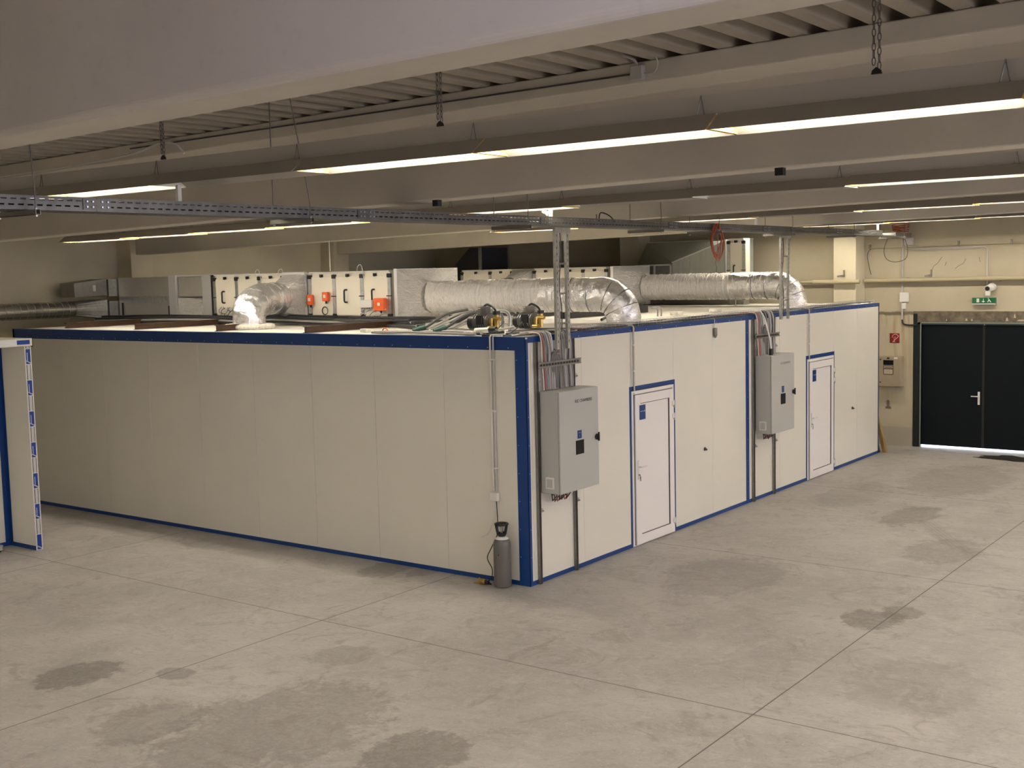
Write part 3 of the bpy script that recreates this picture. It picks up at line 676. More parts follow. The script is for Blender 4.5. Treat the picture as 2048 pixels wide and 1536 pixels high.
# ------------------------------------------------------------------ on the cabin roof
ZR = H+.004
def joist(x0, x1, y, label):
    m = MB().box(x0, x1, y-.035, y+.035, ZR, ZR+.008).box(x0, x1, y-.035, y+.035, ZR+.082, ZR+.09).box(x0, x1, y-.004, y+.004, ZR+.008, ZR+.082)
    t = m.build('steel_joist', BROWN); return tag(t, label, 'steel beam', 'rust-brown joists on the cabin roof')
for (x0, x1, y, l) in ((.36, 2.2, 9.9, 'leftmost on the cabin roof'), (.30, 2.2, 7.9, 'below the grey insulated duct boxes'), (.2, .62, 5.80, 'in front of the foil bend'), (.12, 2.3, 3.84, 'long one in front of the unit with orange actuators')):
    joist(x0, x1, y, 'rust-brown steel joist, %s' % l)
joist(2.9, 4.6, 3.2, 'rust-brown steel joist, under the crinkled foil duct behind the pumps')
for (x0, x1, y, l) in ((3.0, 6.3, 3.6, 'under the first foil duct'), (4.6, 7.3, 2.6, 'between the two foil ducts')):
    m = MB().box(x0, x1, y-.04, y+.04, ZR, ZR+.13); tag(m.build('black_beam', GASK), 'black steel beam lying on the roof %s' % l, 'steel beam')
def rod_on(px, y, l):
    tag(MB().tube([(px, y, ZR), (px, y, 3.17)], .012, 8).box(px-.03, px+.03, y-.03, y+.03, ZR, ZR+.006).build('support_post', GALV), l, 'post')
rod_on(3.75, 2.9, 'thin zinc post under the middle of the first foil duct')
rod_on(10.5, 2.4, 'thin zinc post under the second foil duct')

# air handling unit helper
def ahu(x0, x1, z0, z1, ys, label, handles=(), name='air_handling_unit', seals=()):
    t = thing(name, label, 'air handling unit', ((x0+x1)/2, (ys[0]+ys[-1])/2, z0))
    y_hi, y_lo = max(ys), min(ys)
    MB().box(x0+.03, x1, y_lo, y_hi, z0, z1-.005).build('casing', AHU, t)
    MB().box(x0, x1, y_lo, y_hi, z1-.005, z1+.02).build('top_rail', WHT, t)
    MB().box(x0+.0, x1, y_lo+.005, y_hi-.005, ZR, z0-.001).build('base_frame', GALD, t)
    for i, (a, b) in enumerate(zip(ys, ys[1:])):
        hi, lo = max(a, b)-.035, min(a, b)+.035
        p = MB().box(x0+.006, x0+.03, lo, hi, z0+.045, z1-.06).build('access_panel', AHU, t, bevel=.004)
        mid = (hi+lo)/2
        MB().box(x0-.012, x0+.005, mid-.035, mid+.035, z1-.065, z1-.02).tube([(x0-.012, mid, z1-.05), (x0-.025, mid, z1-.05)], .022, 8).build('latch', BLK, p)
        MB().box(x0-.012, x0+.005, mid-.04, mid+.04, z0+.01, z0+.035).build('latch', BLK, p)
        if i in handles:
            hz = (z0+z1)/2-.01
            MB().tube(smooth_path([(x0+.006, mid+.03, hz+.10), (x0-.05, mid+.03, hz+.09), (x0-.055, mid+.03, hz), (x0-.05, mid+.03, hz-.09), (x0+.006, mid+.03, hz-.10)], 4), .014, 8).build('handle', BLK, p, smooth=True)
    for y in ys:
        MB().box(x0-.004, x0+.03, y-.033, y+.033, z0, z1-.02).build('frame_post', GALV, t)
        for z in (z1-.06, z0+.04): MB().box(x0-.018, x0+.03, y-.04, y+.04, z-.032, z+.032).build('corner_block', BLK, t, bevel=.01)
        MB().box(x0-.02, x0-.005, y-.05, y+.05, (z0+z1)/2-.02, (z0+z1)/2-.005).build('middle_clamp', BLK, t)
    return t
A1 = ahu(2.5, 4.0, 3.10, 3.83, [8.60, 8.01, 7.42, 6.84], 'cream air handling unit section with black handle, left of the foil bend', handles=(0,))
A2 = ahu(2.5, 4.0, 3.10, 3.83, [6.19, 5.63, 5.01, 4.42], 'cream air handling unit section with orange actuators and two black handles', handles=(1, 2))
# wall bracket between the two sections, hidden by the foil cone
tag(box(2.53, 4.0, 6.24, 6.79, 3.055, 3.82).build('unit_midsection', AHU), 'cream unit section carrying the foil cone of the left bend', 'air handling unit')

def circ(cx, cz, r, n, ph=0): return [(cx+r*math.cos(2*math.pi*i/n+ph), cz+r*math.sin(2*math.pi*i/n+ph)) for i in range(n)]
def cone_y(mb, x0, x1, z0, z1, ya, cx, cz, r, yb, n=32):
    """square at ya to circle at yb (axis y)"""
    vs = []; cxx, czz = (x0+x1)/2, (z0+z1)/2; hx, hz = (x1-x0)/2, (z1-z0)/2
    for i in range(n):
        a = 2*math.pi*i/n+math.pi/n*0; c, s = math.cos(a), math.sin(a); k = 1/max(abs(c), abs(s)); vs.append((cxx+hx*c*k, ya, czz+hz*s*k))
    for i in range(n): a = 2*math.pi*i/n; vs.append((cx+r*math.cos(a), yb, cz+r*math.sin(a)))
    mb.add(vs, [(i, (i+1) % n, n+(i+1) % n, n+i) for i in range(n)]+[tuple(range(n)), tuple(range(n, 2*n))]); return mb
def cone_x(mb, y0, y1, z0, z1, xa, cy, cz, r, xb, n=32):
    vs = []; cyy, czz = (y0+y1)/2, (z0+z1)/2; hy, hz = (y1-y0)/2, (z1-z0)/2
    for i in range(n):
        a = 2*math.pi*i/n; c, s = math.cos(a), math.sin(a); k = 1/max(abs(c), abs(s)); vs.append((xa, cyy+hy*c*k, czz+hz*s*k))
    for i in range(n): a = 2*math.pi*i/n; vs.append((xb, cy+r*math.cos(a), cz+r*math.sin(a)))
    mb.add(vs, [(i, (i+1) % n, n+(i+1) % n, n+i) for i in range(n)]+[tuple(range(n)), tuple(range(n, 2*n))]); return mb
from mathutils import noise as NZ
def crinkle(m, P, r, n, amp, scale, along=3.5):
    # fine tube whose skin is creased: real wrinkles in the foil
    i0 = len(m.v); m.tube(P, r, n); k = len(P); C = [Vector(p) for p in P]
    for i in range(k):
        for j in range(n):
            v = Vector(m.v[i0+i*n+j]); d = (v-C[i]).normalized(); a = 2*math.pi*j/n
            q = Vector((i/k*along*scale*6, math.cos(a)*scale, math.sin(a)*scale))
            h = (1-abs(NZ.noise(q)))*.6+(1-abs(NZ.noise(q*2.3+Vector((5, 1, 2)))))*.3+NZ.noise(q*.6)*.4
            m.v[i0+i*n+j] = tuple(v+d*(h-.6)*amp)
    return m
def duct_run(cx, cz, r, y0, y1, label, xa, xb, za, zb, ysq, x0=None, zend=ZR):
    x0 = cx if x0 is None else x0
    t = thing('foil_duct', label, 'air duct', (cx, (y0+y1)/2, ZR))
    cone_y(MB(), xa, xb, za, zb, ysq, x0, cz, r, y0+.01).build('cone', FOILX, t)
    MB().box(xa-.01, xb+.01, ysq, ysq+.06, za-.01, zb+.01).build('flange', TAPE, t)
    P0 = Vector((x0, y0, cz)); P1 = Vector((cx, y1, cz)); d = (P1-P0).normalized(); R_ = .36; E_ = P1-d*R_
    L = (E_-P0).length; n = int(L/.0095)
    pts = [P0+d*(L*i/n) for i in range(n+1)]
    crinkle(MB(), pts, r, 120, .046, 2.2, along=L*3.0).build('straight_run', FOILY, t, smooth=True)
    def bp(a): return E_+d*(R_*math.sin(a))-Vector((0, 0, R_*(1-math.cos(a))))
    def bd(a): return (d*math.cos(a)-Vector((0, 0, math.sin(a)))).normalized()
    k = 60; pts = [E_-d*(.02*i) for i in range(45, 0, -1)]+[bp(math.pi/2*i/k) for i in range(k+1)]
    q = pts[-1]; pts += [Vector((q.x, q.y, q.z-(q.z-zend)*i/3)) for i in range(1, 4)]
    crinkle(MB(), pts, r+.010, 96, .024, 1.5, along=.9).build('bend', FOILS, t, smooth=True)
    for i in (2, 4, 6):
        a = math.pi/2*i/8; p = bp(a); e = bd(a); MB().tube([p-e*.003, p+e*.003], [r+.016]*2, 36).build('tape_band', DGR, t)
    for o_ in (.15, .42): p = E_-d*o_; MB().tube([p, p+d*.006], [r+.016]*2, 36).build('tape_band', DGR, t)
    return t
duct_run(3.80, 3.415, .245, 3.97, .95+.0, 'big crinkled foil duct running to the near bend through the cabin roof', 2.52, 4.0, 3.04, 3.86, 4.27, x0=2.98)
D2 = duct_run(10.6, 3.40, .255, 4.35, 1.22, 'farther foil duct bending down near the end wall', 9.62, 11.1, 3.04, 3.84, 4.72, x0=10.3)
# left bend
t = thing('foil_bend_duct', 'foil duct bend dropping into a white foam collar on the roof', 'air duct', (.95, 5.9, ZR))
cone_x(MB(), 6.25, 6.78, 3.05, 3.84, 2.495, 6.42, 3.43, .25, 2.0).build('cone', FOILX, t)
MB().box(2.44, 2.495, 6.245, 6.785, 3.04, 3.86).build('flange', TAPE, t)
pts = bez((2.02, 6.42, 3.43), (1.35, 6.18, 3.47), (.93, 5.92, 3.42), (.93, 5.9, 3.12), 90)+[(.93, 5.9, ZR)]
crinkle(MB(), pts, .25, 96, .030, 1.8, along=1.1).build('bend', FOILS, t, smooth=True)
for i in (6, 14, 30, 52):
    p, q = Vector(pts[i]), Vector(pts[i+1]); d = (q-p).normalized()
    MB().tube([p-d*.02, p+d*.02], [.254]*2, 36).build('tape_band', TAPE, t, smooth=True)
def foam(cx, cy, r, w, label):
    m = MB(); n = 28; pts = []; rs = []
    for i in range(n):
        a = 2*math.pi*i/n; pts.append((cx+(r+.012*R.uniform(-1, 1))*math.cos(a), cy+(r+.02*R.uniform(-1, 1))*math.sin(a), ZR+w*.8)); rs.append(w*R.uniform(.8, 1.15))
    m.tube(pts, rs, 8, closed=True); tag(m.build('foam_collar', PLAST, smooth=True), label, 'sealing foam')
foam(.93, 5.9, .345, .045, 'white foam ring around the foot of the left foil bend')
foam(3.3, 2.6, .22, .06, 'white foam ring on the roof behind the pumps')
# left: insulated boxes, bends, spiral duct
t = thing('insulated_duct_box', 'large grey insulated duct box with a silver strap, by the left wall column', 'air duct', (3.1, 10.6, 3.05))
MB().box(2.5, 3.6, 9.85, 11.40, 3.05, 3.84).build('casing', GRI, t, bevel=.01)
MB().box(2.488, 2.499, 9.86, 11.3, 3.37, 3.49).build('strap', GALV, t)
MB().box(2.485, 2.499, 9.86, 9.90, 3.06, 3.31).box(2.485, 2.499, 11.26, 11.30, 3.06, 3.37).build('edge_gap', GASK, t)
MB().box(2.47, 3.6, 9.64, 9.84, 3.04, 3.86).build('end_flange', TAPE, t)
t = thing('foil_wrapped_transition', 'foil wrapped duct transition left of the cream unit', 'air duct', (3.1, 9.2, 3.05))
MB().box(2.52, 3.6, 8.95, 9.62, 3.47, 3.84).build('upper_box', GRI, t, bevel=.02)
MB().hexa([(2.5, 8.95, 3.05), (3.6, 8.95, 3.05), (3.6, 9.62, 3.05), (2.5, 9.62, 3.05), (2.75, 8.95, 3.45), (3.6, 8.95, 3.45), (3.6, 9.62, 3.45), (2.5, 9.62, 3.45)]).build('lower_transition', FOILX, t)
MB().box(2.5, 3.6, 8.68, 8.93, 3.05, 3.86).build('connection_wrap', TAPE, t)
MB().box(2.49, 2.6, 8.645, 8.675, 3.04, 3.85).build('gasket', GASK, t)
t = thing('twin_rectangular_bends', 'pair of shiny rectangular duct bends left of the grey duct box', 'air duct', (2.4, 11.6, 3.05))
for za, zb in ((3.08, 3.41), (3.50, 3.82)):
    prof = [(2.5, 11.42), (3.1, 11.42)] + [(2.5+.6*math.cos(math.pi/2*i/8)-.0, 11.42+.55*math.sin(math.pi/2*i/8)) for i in range(1, 9)] + [(2.3, 11.97), (2.3, 11.42)]
    MB().prism(prof, 'z', za, zb).build('bend', GALV, t)
    MB().tube([(2.42, 11.57, za), (2.42, 11.57, zb)], .145, 16).build('rounded_throat', GALV, t, smooth=True)
t = thing('reducer_box', 'tapered zinc duct box with a white scribble near the left wall', 'air duct', (1.95, 11.7, 3.5))
MB().hexa([(1.62, 11.5, 3.50), (2.26, 11.42, 3.52), (2.26, 11.95, 3.52), (1.62, 11.95, 3.50), (1.62, 11.5, 3.76), (2.26, 11.42, 3.83), (2.26, 11.95, 3.83), (1.62, 11.95, 3.76)]).build('casing', GALD, t)
MB().box(1.97, 2.03, 11.43, 11.452, 3.6, 3.72).build('tape_marks', WHT, t)
t = thing('spiral_duct', 'round spiral duct leaving the photo along the left wall', 'air duct', (-1, 11.6, 3.15))
pts = [(1.62-.1*i, 11.62, 3.275) for i in range(60)]
MB().tube(pts, .15, 28).build('pipe', SPIR, t, smooth=True)
for i in range(38): MB().tube([(1.5-.14*i, 11.62, 3.275), (1.49-.14*i, 11.62, 3.275)], .154, 24).build('seam_ring', GALV, t, smooth=True)
cone_x(MB(), 11.44, 11.9, 3.08, 3.44, 2.27, 11.62, 3.275, .152, 1.63).build('transition', GALV, t)
# unit of the far half
A3 = ahu(9.6, 11.1, 3.10, 3.825, [8.7, 7.9, 7.3], 'far cream air handling unit section, mostly behind the first foil duct')
A4 = ahu(9.6, 11.1, 3.10, 3.825, [6.7, 6.1, 5.45, 4.88], 'far cream air handling unit section beside the second foil cone')
t = thing('small_foil_cone', 'small foil cone peeping above the big foil duct', 'air duct', (9.4, 7.0, 3.1))
cone_x(MB(), 6.75, 7.25, 3.1, 3.82, 9.6, 7.0, 3.45, .22, 9.1).build('cone', FOILX, t)
MB().tube([(9.12, 7.0, 3.45), (8.85, 7.0, 3.43), (8.7, 7.0, 3.36), (8.64, 7.0, 3.2), (8.64, 7.0, ZR)], .22, 24).build('bend', FOILS, t, smooth=True)
# zinc hood + unit near the end wall
t = thing('zinc_hood', 'large pale zinc duct hood above the second foil duct', 'air duct', (11.8, 4.0, 3.1))
F1, F2, B1, B2, B3 = (11.2, 2.93, 4.32), (11.2, 4.21, 3.90), (12.45, 2.93, 4.36), (12.45, 5.55, 4.36), (12.45, 5.8, 3.92)
z0 = 3.1
v = [F1, F2, (11.2, 4.21, z0), (11.2, 2.93, z0), B1, B2, (12.45, 5.8, z0), (12.45, 2.93, z0), B3]
MB().add(v, [(0, 1, 2, 3), (4, 5, 8, 6, 7), (0, 3, 7, 4), (2, 6, 7, 3), (1, 8, 6, 2)], 0).add([F1, B1, B2, F2], [(0, 1, 2, 3)], 0).add([F2, B2, B3], [(0, 1, 2)], 0).build('hood_body', GAL2, t)
MB().tube([(11.19, 2.93, 4.335), (11.19, 4.22, 3.905)], .012, 6).tube([(12.45, 2.93, 4.37), (12.45, 5.55, 4.37)], .014, 6).tube([(11.19, 2.95, z0), (11.19, 2.95, 4.33)], .02, 6).build('edge_strip', WHT, t)
for y in (3.2, 3.5, 3.8, 4.05): MB().box(11.192, 11.199, y-.004, y+.004, z0, 4.32-(y-2.93)*.33-.01).build('fold_line', GALV, t)
b = MB().box(11.25, 12.3, 4.24, 5.15, z0, 3.87).build('side_box', GALD, t)
MB().box(11.235, 11.249, 4.24, 4.30, z0, 3.87).box(11.235, 11.249, 4.66, 4.70, z0, 3.87).box(11.235, 11.249, 5.11, 5.15, z0, 3.87).box(11.235, 11.249, 4.24, 5.15, 3.84, 3.87).build('side_box_frame', WHT, t)
MB().tube([(11.18, 3.17, 4.02), (11.15, 3.17, 4.02)], .045, 12).build('dial', mat('red_dial', (.45, .16, .12), .4), t)
MB().tube([(11.17, 3.17, 3.97), (11.17, 3.18, 3.85), (11.17, 3.15, 3.78), (11.17, 3.17, 3.6)], .008, 5).build('dial_lead', GRYC, t)
ahu(11.2, 11.5, 3.1, 4.34, [2.90, 2.56], 'narrow cream unit section with black handle at the right end of the zinc hood', handles=(0,))
o = MB().box(12.1, 12.9, 9.9, 11.6, 3.2, 4.2); 
t = thing('dark_zinc_transition', 'dark sloping sheet duct in the far hall corner', 'air duct', (12.5, 10.7, 3.2))
MB().hexa([(11.9, 9.95, 3.2), (13.0, 9.95, 3.2), (13.0, 11.7, 3.2), (11.9, 11.7, 3.2), (11.9, 9.95, 4.4), (13.0, 9.95, 4.4), (13.0, 10.6, 4.4), (11.9, 10.3, 4.4)]).build('casing', DGR, t)  # casing is dark grey all over
MB().box(11.86, 11.89, 9.9, 9.99, 3.0+.01, 4.4).build('edge_post', GALV, t)

# actuators and small gear on the unit front
def actuator(y, z, w, h, label, d=.07):
    t = thing('valve_actuator', label, 'actuator', (2.45, y, z-h/2))
    MB().box(2.48-d, 2.48, y-w/2, y+w/2, z-h/2, z+h/2).build('housing', ORG, t, bevel=.012)
    MB().tube([(2.45, y, z-h/2), (2.45, y, z-h/2-.04)], .016, 8).build('gland', BLK, t)
    MB().box(2.475-d, 2.48-d, y-.03, y+.02, z-.02, z+.03).build('dial_window', WHT, t)
actuator(6.13, 3.40, .10, .17, 'orange actuator beside the foil cone of the left bend')
actuator(5.77, 3.45, .12, .15, 'round orange actuator above a cable ring on the cream unit')
actuator(4.56, 3.32, .22, .20, 'large orange actuator at the right end of the cream unit', .09)
def ring(c, r, m, name, label, cat, n=20, tr=.006, turns=1):
    o = MB()
    for k in range(turns):
        o.tube([(c[0]-.004*k, c[1]+(r+.006*k)*math.cos(2*math.pi*i/n), c[2]+(r+.006*k)*math.sin(2*math.pi*i/n)) for i in range(n)], tr, 5, closed=True)
    return tag(o.build(name, m, smooth=True), label, cat)
ring((2.45, 5.80, 3.22), .06, DKC, 'cable_ring', 'small dark cable ring on the cream unit below the round actuator', 'cable', turns=2)
t = thing('junction_box', 'white junction box left of the large orange actuator', 'junction box', (2.44, 4.85, 3.3))
MB().box(2.40, 2.485, 4.72, 4.98, 3.27, 3.39).build('housing', WHT, t, bevel=.006)
for k in range(5): MB().tube([(2.44, 4.75+.05*k, 3.27), (2.44, 4.75+.05*k, 3.245)], .012, 6).build('gland', GRYC, t)
for k in range(9):
    yy = 4.45+.06*k; pts = [(2.44, yy, 3.25)] + [(2.43-.01*R.random(), yy+.05*math.sin(a*1.1+k)+.01*a, 3.22-.018*a+.02*math.cos(a*1.3+k)) for a in range(8)] + [(2.42, yy+.02, 3.06)]
    tag(MB().tube(smooth_path(pts, 3), .006, 5).build('curled_lead', [WHTC, GRYC, WHTC][k % 3], smooth=True), 'curled thin lead below the white junction box', 'wire', 'curled leads under the junction box')
for k in range(7):
    yy = 8.03+.06*k; pts = [(2.46, yy, 3.28)] + [(2.45, yy+.05*math.sin(a*1.1+k), 3.25-.018*a+.02*math.cos(a*1.3+k)) for a in range(7)] + [(2.44, yy, 3.07)]
    tag(MB().tube(smooth_path(pts, 3), .006, 5).build('curled_lead', [GRYC, WHTC, DKC][k % 3], smooth=True), 'curled thin lead on the leftmost cream panel', 'wire', 'curled leads on the leftmost cream panel')
for k, (y, dz) in enumerate(((7.42, .1), (6.84, .1), (5.01, .13))):
    o = MB().tube(smooth_path([(2.5, y+.10, 3.80), (2.48, y+.05, 3.80+dz), (2.48, y-.03, 3.80+dz), (2.49, y-.06, 3.72)]), .006, 5).build('lifting_cord', WHTC, A2 if k == 2 else A1, smooth=True)
o = MB().tube([(2.45, 5.65, 3.86), (2.48, 5.68, 4.35)], .010, 6)
tag(o.build('suspension_rope', WHTC), 'pale rope hanging down to the cream unit below the second roof beam', 'rope')

# cables lying along the unit front
for k in range(14):
    x = 2.0+.035*(k % 7); z = 3.025+.034*(k//4)
    pts = [(x-.2, 11.2, z), (x-.1, 9.6, z+.02), (x, 8.4, z+.05*R.random()), (x-.05, 7.2, z), (x+.0, 6.6, z+.03), (x-.1, 5.4, z+.01), (x-.25*R.random(), 4.2, z), (1.5+.05*k, 3.2, z), (.8+.06*k, 2.2+.08*k, z)]
    tag(MB().tube(smooth_path(pts, 4), .019, 6).build('roof_cable', [BLKC, DKC, BLKC, GRYC][k % 4], smooth=True), '%s cable lying along the foot of the cream units on the roof' % ['black', 'dark grey', 'black', 'grey'][k % 4], 'cable', '%s cables along the cream units' % ['black', 'dark grey', 'black', 'grey'][k % 4])
# hoses with green collars
for k, (ya, yb, xx) in enumerate(((1.95, 1.55, .5), (1.60, 1.25, .55))):
    t = thing('hose_loop', 'black hose arch with green collar, %s of the pair near the roof edge' % ['left', 'right'][k], 'hose', (xx, ya, ZR))
    MB().tube(smooth_path([(.30, ya, 3.05), (.42, ya-.08, 3.10), (.62, ya-.22, 3.24), (.85, ya-.42+.05*k, 3.30)]), .017, 8).build('hose', DKC, t, smooth=True)
    MB().tube(smooth_path([(.45, ya+.05, 3.04), (.62, ya-.05, 3.10), (.82, ya-.2, 3.22), (.98, ya-.38+.05*k, 3.29)]), .015, 8).build('hose', GRYC, t, smooth=True)
    MB().tube(smooth_path([(.75, ya+.15, 3.04), (.9, ya-.0, 3.12), (1.0, ya-.15, 3.20), (1.0, ya-.35+.05*k, 3.28)]), .015, 8).build('hose', GRYC, t, smooth=True)
    MB().tube([(.26, ya+.03, 3.045), (.40, ya-.06, 3.09)], .034, 10).build('collar', GRN, t, smooth=True)
o = MB().ball((.9, 1.2, 3.31), .035, 10, 0, (1, 1.4, .7)); tag(o.build('foam_blob', PLAST, smooth=True), 'yellowish foam blob where the hoses meet under the duct', 'sealing foam')
t = thing('pipe_stub_pair', 'pair of silver bent pipe stubs beside the hose arches', 'pipe', (.95, 1.0, ZR))
for dy in (0, -.12): MB().tube(smooth_path([(.95, 1.05+dy, ZR), (.95, 1.05+dy, 3.2), (.93, 1.10+dy, 3.27), (.9, 1.2+dy, 3.28)]), .022, 8).build('stub', GALV, t, smooth=True)
for k in range(5):
    yy = 2.3-.02*k
    tag(MB().tube(smooth_path([(.25+.05*k, 2.7, 3.02), (.22+.05*k, 2.0, 3.03), (.25+.05*k, 1.4, 3.02+.01*k), (.2+.07*k, .9, 3.02)]), .016, 6).build('edge_hose', [GRYC, DKC, GRY2][k % 3], smooth=True), '%s hose lying near the roof edge left of the pumps' % ['grey', 'dark', 'pale'][k % 3], 'hose', '%s hoses left of the pumps' % ['grey', 'dark', 'pale'][k % 3])
t = thing('lifting_eye', 'small orange lifting eye on the roof near the edge', 'lifting eye', (.35, 2.55, ZR))
MB().box(.28, .42, 2.45, 2.65, ZR, ZR+.02).tube([(.35, 2.55+.05*math.cos(a*math.pi/8), ZR+.02+.05*math.sin(a*math.pi/8)) for a in range(9)], .010, 6).build('eye', mat('salmon_paint', (.75, .25, .13), .5), t)
for k, (x, y) in enumerate(((.30, 3.98), (.45, 3.05), (.22, 1.05))):
    tag(box(x, x+.10, y-.06, y+.06, ZR, ZR+.05).build('foam_block', PLAST, bevel=.006), 'white foam block on the roof edge, %s' % ['left of the long joist', 'right end of the long joist', 'in front of the pumps'][k], 'block')
# pumps
def pump(x, y, s, label):
    t = thing('compressor_pump', label, 'pump', (x, y, ZR))
    MB().box(x-.10*s, x+.10*s, y-.16*s, y+.16*s, ZR, ZR+.03).build('foot', BLK, t)
    MB().tube([(x, y+.13*s, ZR+.12*s), (x, y-.06*s, ZR+.12*s)], .085*s, 16).build('motor', ALU, t, smooth=True)
    MB().tube([(x, y+.20*s, ZR+.12*s), (x, y+.135*s, ZR+.12*s)], .08*s, 16).build('fan_cowl', BLK, t, smooth=True)
    m = MB()
    for i in range(5): m.box(x-.06*s, x+.06*s, y-.045*s, y+.06*s, ZR+.195*s+i*.02*s, ZR+.205*s+i*.02*s)
    m.box(x-.04*s, x+.04*s, y-.03*s, y+.04*s, ZR+.19*s, ZR+.29*s).build('cylinder_head', GALD, t)
    MB().tube([(x, y-.065*s, ZR+.12*s), (x, y-.12*s, ZR+.12*s)], .045*s, 10).tube([(x-.02, y-.15*s, ZR+.05*s), (x-.02, y-.15*s, ZR+.20*s)], .028*s, 8).tube([(x-.05, y-.13*s, ZR+.16*s), (x-.05, y-.22*s, ZR+.16*s)], .02*s, 8).build('brass_valve', BRASS, t, smooth=True)
    MB().tube([(x-.02, y-.15*s, ZR+.205*s), (x-.02, y-.15*s, ZR+.24*s)], .04*s, 10).build('valve_knob', BLK, t)
    m = MB()
    for i in range(7): m.tube([(x, y+(.12-.028*i)*s, ZR+.12*s), (x, y+(.112-.028*i)*s, ZR+.12*s)], .098*s, 16)
    m.build('cooling_fins', ALU, t)
    MB().box(x-.12*s, x-.085*s, y-.03*s, y+.05*s, ZR+.10*s, ZR+.20*s).build('terminal_cover', BLK, t, bevel=.008)
    MB().tube([(x-.09*s, y-.10*s, ZR+.06*s), (x-.09*s, y-.17*s, ZR+.06*s)], .03*s, 10).tube([(x-.09*s, y-.135*s, ZR+.06*s), (x-.09*s, y-.135*s, ZR+.17*s)], .016*s, 8).build('brass_elbow', BRASS, t, smooth=True)
    MB().tube(smooth_path([(x, y+.03*s, ZR+.285*s), (x-.02, y-.03*s, ZR+.31*s), (x-.04, y-.12*s, ZR+.28*s), (x-.03, y-.15*s, ZR+.24*s)], 4), .012*s, 6).build('short_hose', BLK, t, smooth=True)
pump(.55, 1.0, 1.2, 'grey compressor pump with brass valve, left of the pair at the roof corner')
pump(1.15, .74, 1.15, 'grey compressor pump with brass valve, right of the pair at the roof corner')
t = thing('filter_regulator', 'small white and brass fitting in front of the pumps', 'valve', (.35, .85, ZR))
MB().tube([(.35, 1.02, ZR+.05), (.35, .80, ZR+.06)], .035, 10).build('body', WHT, t, smooth=True)
MB().tube([(.35, .79, ZR+.06), (.36, .70, ZR+.06)], .045, 12).build('gauge', BLK, t, smooth=True)
MB().tube([(.35, .70, ZR+.06), (.40, .45, ZR+.10)], .014, 8).build('lever', GRY2, t, smooth=True)
for k in range(2):
    yy = .62-.28*k
    tag(MB().tube(smooth_path([(.55, yy+.1, 3.16), (.35, yy, 3.12), (.2, yy, 3.05), (.06, yy+.03, 3.012)]), .006, 5).build('thin_lead', BLKC, smooth=True), 'thin black lead dropping toward the roof edge by the pumps', 'wire', 'thin leads by the pumps')
tag(box(.04, .12, .55, .68, ZR, ZR+.025).build('grey_clip', DGR), 'small dark grey clip on the roof edge near the corner', 'clip')
tag(box(.14, 1.6, .30, .44, ZR, ZR+.02).build('trunking_lid', GALV), 'flat zinc lid on the roof at the near corner', 'lid')

# wire mesh tray and cables along the right edge of the roof
t = thing('wire_mesh_tray', 'wire mesh cable tray along the right roof edge of the cabin', 'cable tray', (6, .15, ZR))
m = MB()
for (y, z) in ((.07, ZR+.004), (.13, ZR+.004), (.19, ZR+.004), (.25, ZR+.004), (.27, ZR+.035), (.27, ZR+.065), (.05, ZR+.035), (.05, ZR+.065)): m.tube([(1.3, y, z), (11.8, y, z)], .003, 4)
m.build('long_wires', GALV, t)
m = MB(); x = 1.3
while x < 11.8: m.tube([(x, .05, ZR+.065), (x, .05, ZR+.004), (x, .27, ZR+.004), (x, .27, ZR+.065)], .0028, 4); x += .10
m.build('cross_wires', GALV, t)
for k in range(11):
    yy = .065+.018*k; c = [DKC, BLKC, GRYC, REDC, GRY2, DKC, BLKC, WHTC, DKC, GRYC, BLKC][k]
    x1 = [11.6, 11.2, 9.0, 7.2, 8.4, 11.7, 10.5, 6.6, 8.0, 11.0, 7.0][k]
    pts = []; x = .35
    while x < x1: pts.append((x, yy+.012*R.uniform(-1, 1), ZR+.018+.022*R.random())); x += .45
    nmc = {'dark_cable': 'dark', 'black_cable': 'black', 'grey_cable': 'grey', 'red_cable': 'red-brown', 'light_grey_cable': 'light grey', 'white_cable': 'white'}[c.name]
    tag(MB().tube(smooth_path(pts, 2), .010, 5).build('tray_cable', c, smooth=True), '%s cable lying in the mesh tray on the right roof edge' % nmc, 'cable', '%s cables in the roof edge tray' % nmc)
for k in range(9):
    a = (.1+.05*k, .25+.04*(k % 3), ZR+.012+.008*k); b = (1.2+.1*k, .06+.02*k, ZR+.02)
    tag(MB().tube(smooth_path([(a[0], a[1]+.3*R.random(), a[2]), ((a[0]+b[0])/2, .16+.1*R.random(), ZR+.03+.02*R.random()), b], 5), .008, 5).build('loose_cable', [WHTC, GRYC, DKC][k % 3], smooth=True), '%s loose cable on the roof at the near corner' % ['white', 'grey', 'dark'][k % 3], 'cable', '%s loose cables at the near roof corner' % ['white', 'grey', 'dark'][k % 3])
t = thing('roof_cable_crossing', 'black cable with yellow clamp crossing the roof between the foil ducts', 'cable', (6, 1.6, ZR))
MB().tube(smooth_path([(3.9, 1.4, 3.03), (5.0, 1.9, 3.06), (6.2, 2.3, 3.14), (7.6, 2.8, 3.16)]), .022, 6).build('cable', BLKC, t, smooth=True)
MB().box(6.1, 6.3, 2.2, 2.35, 3.12, 3.2).build('clamp', BRASS, t)
for k, x in enumerate((6.0, 7.4)):
    tag(box(x, x+.2, 1.25, 1.4, ZR, ZR+.06).build('white_block', PLAST, bevel=.006), 'small white block on the roof between the foil ducts, %s one' % ['left', 'right'][k], 'block')
t = thing('shackle_pair', 'pair of small grey bent pipes on the roof between the foil ducts', 'pipe', (5.6, 1.4, ZR))
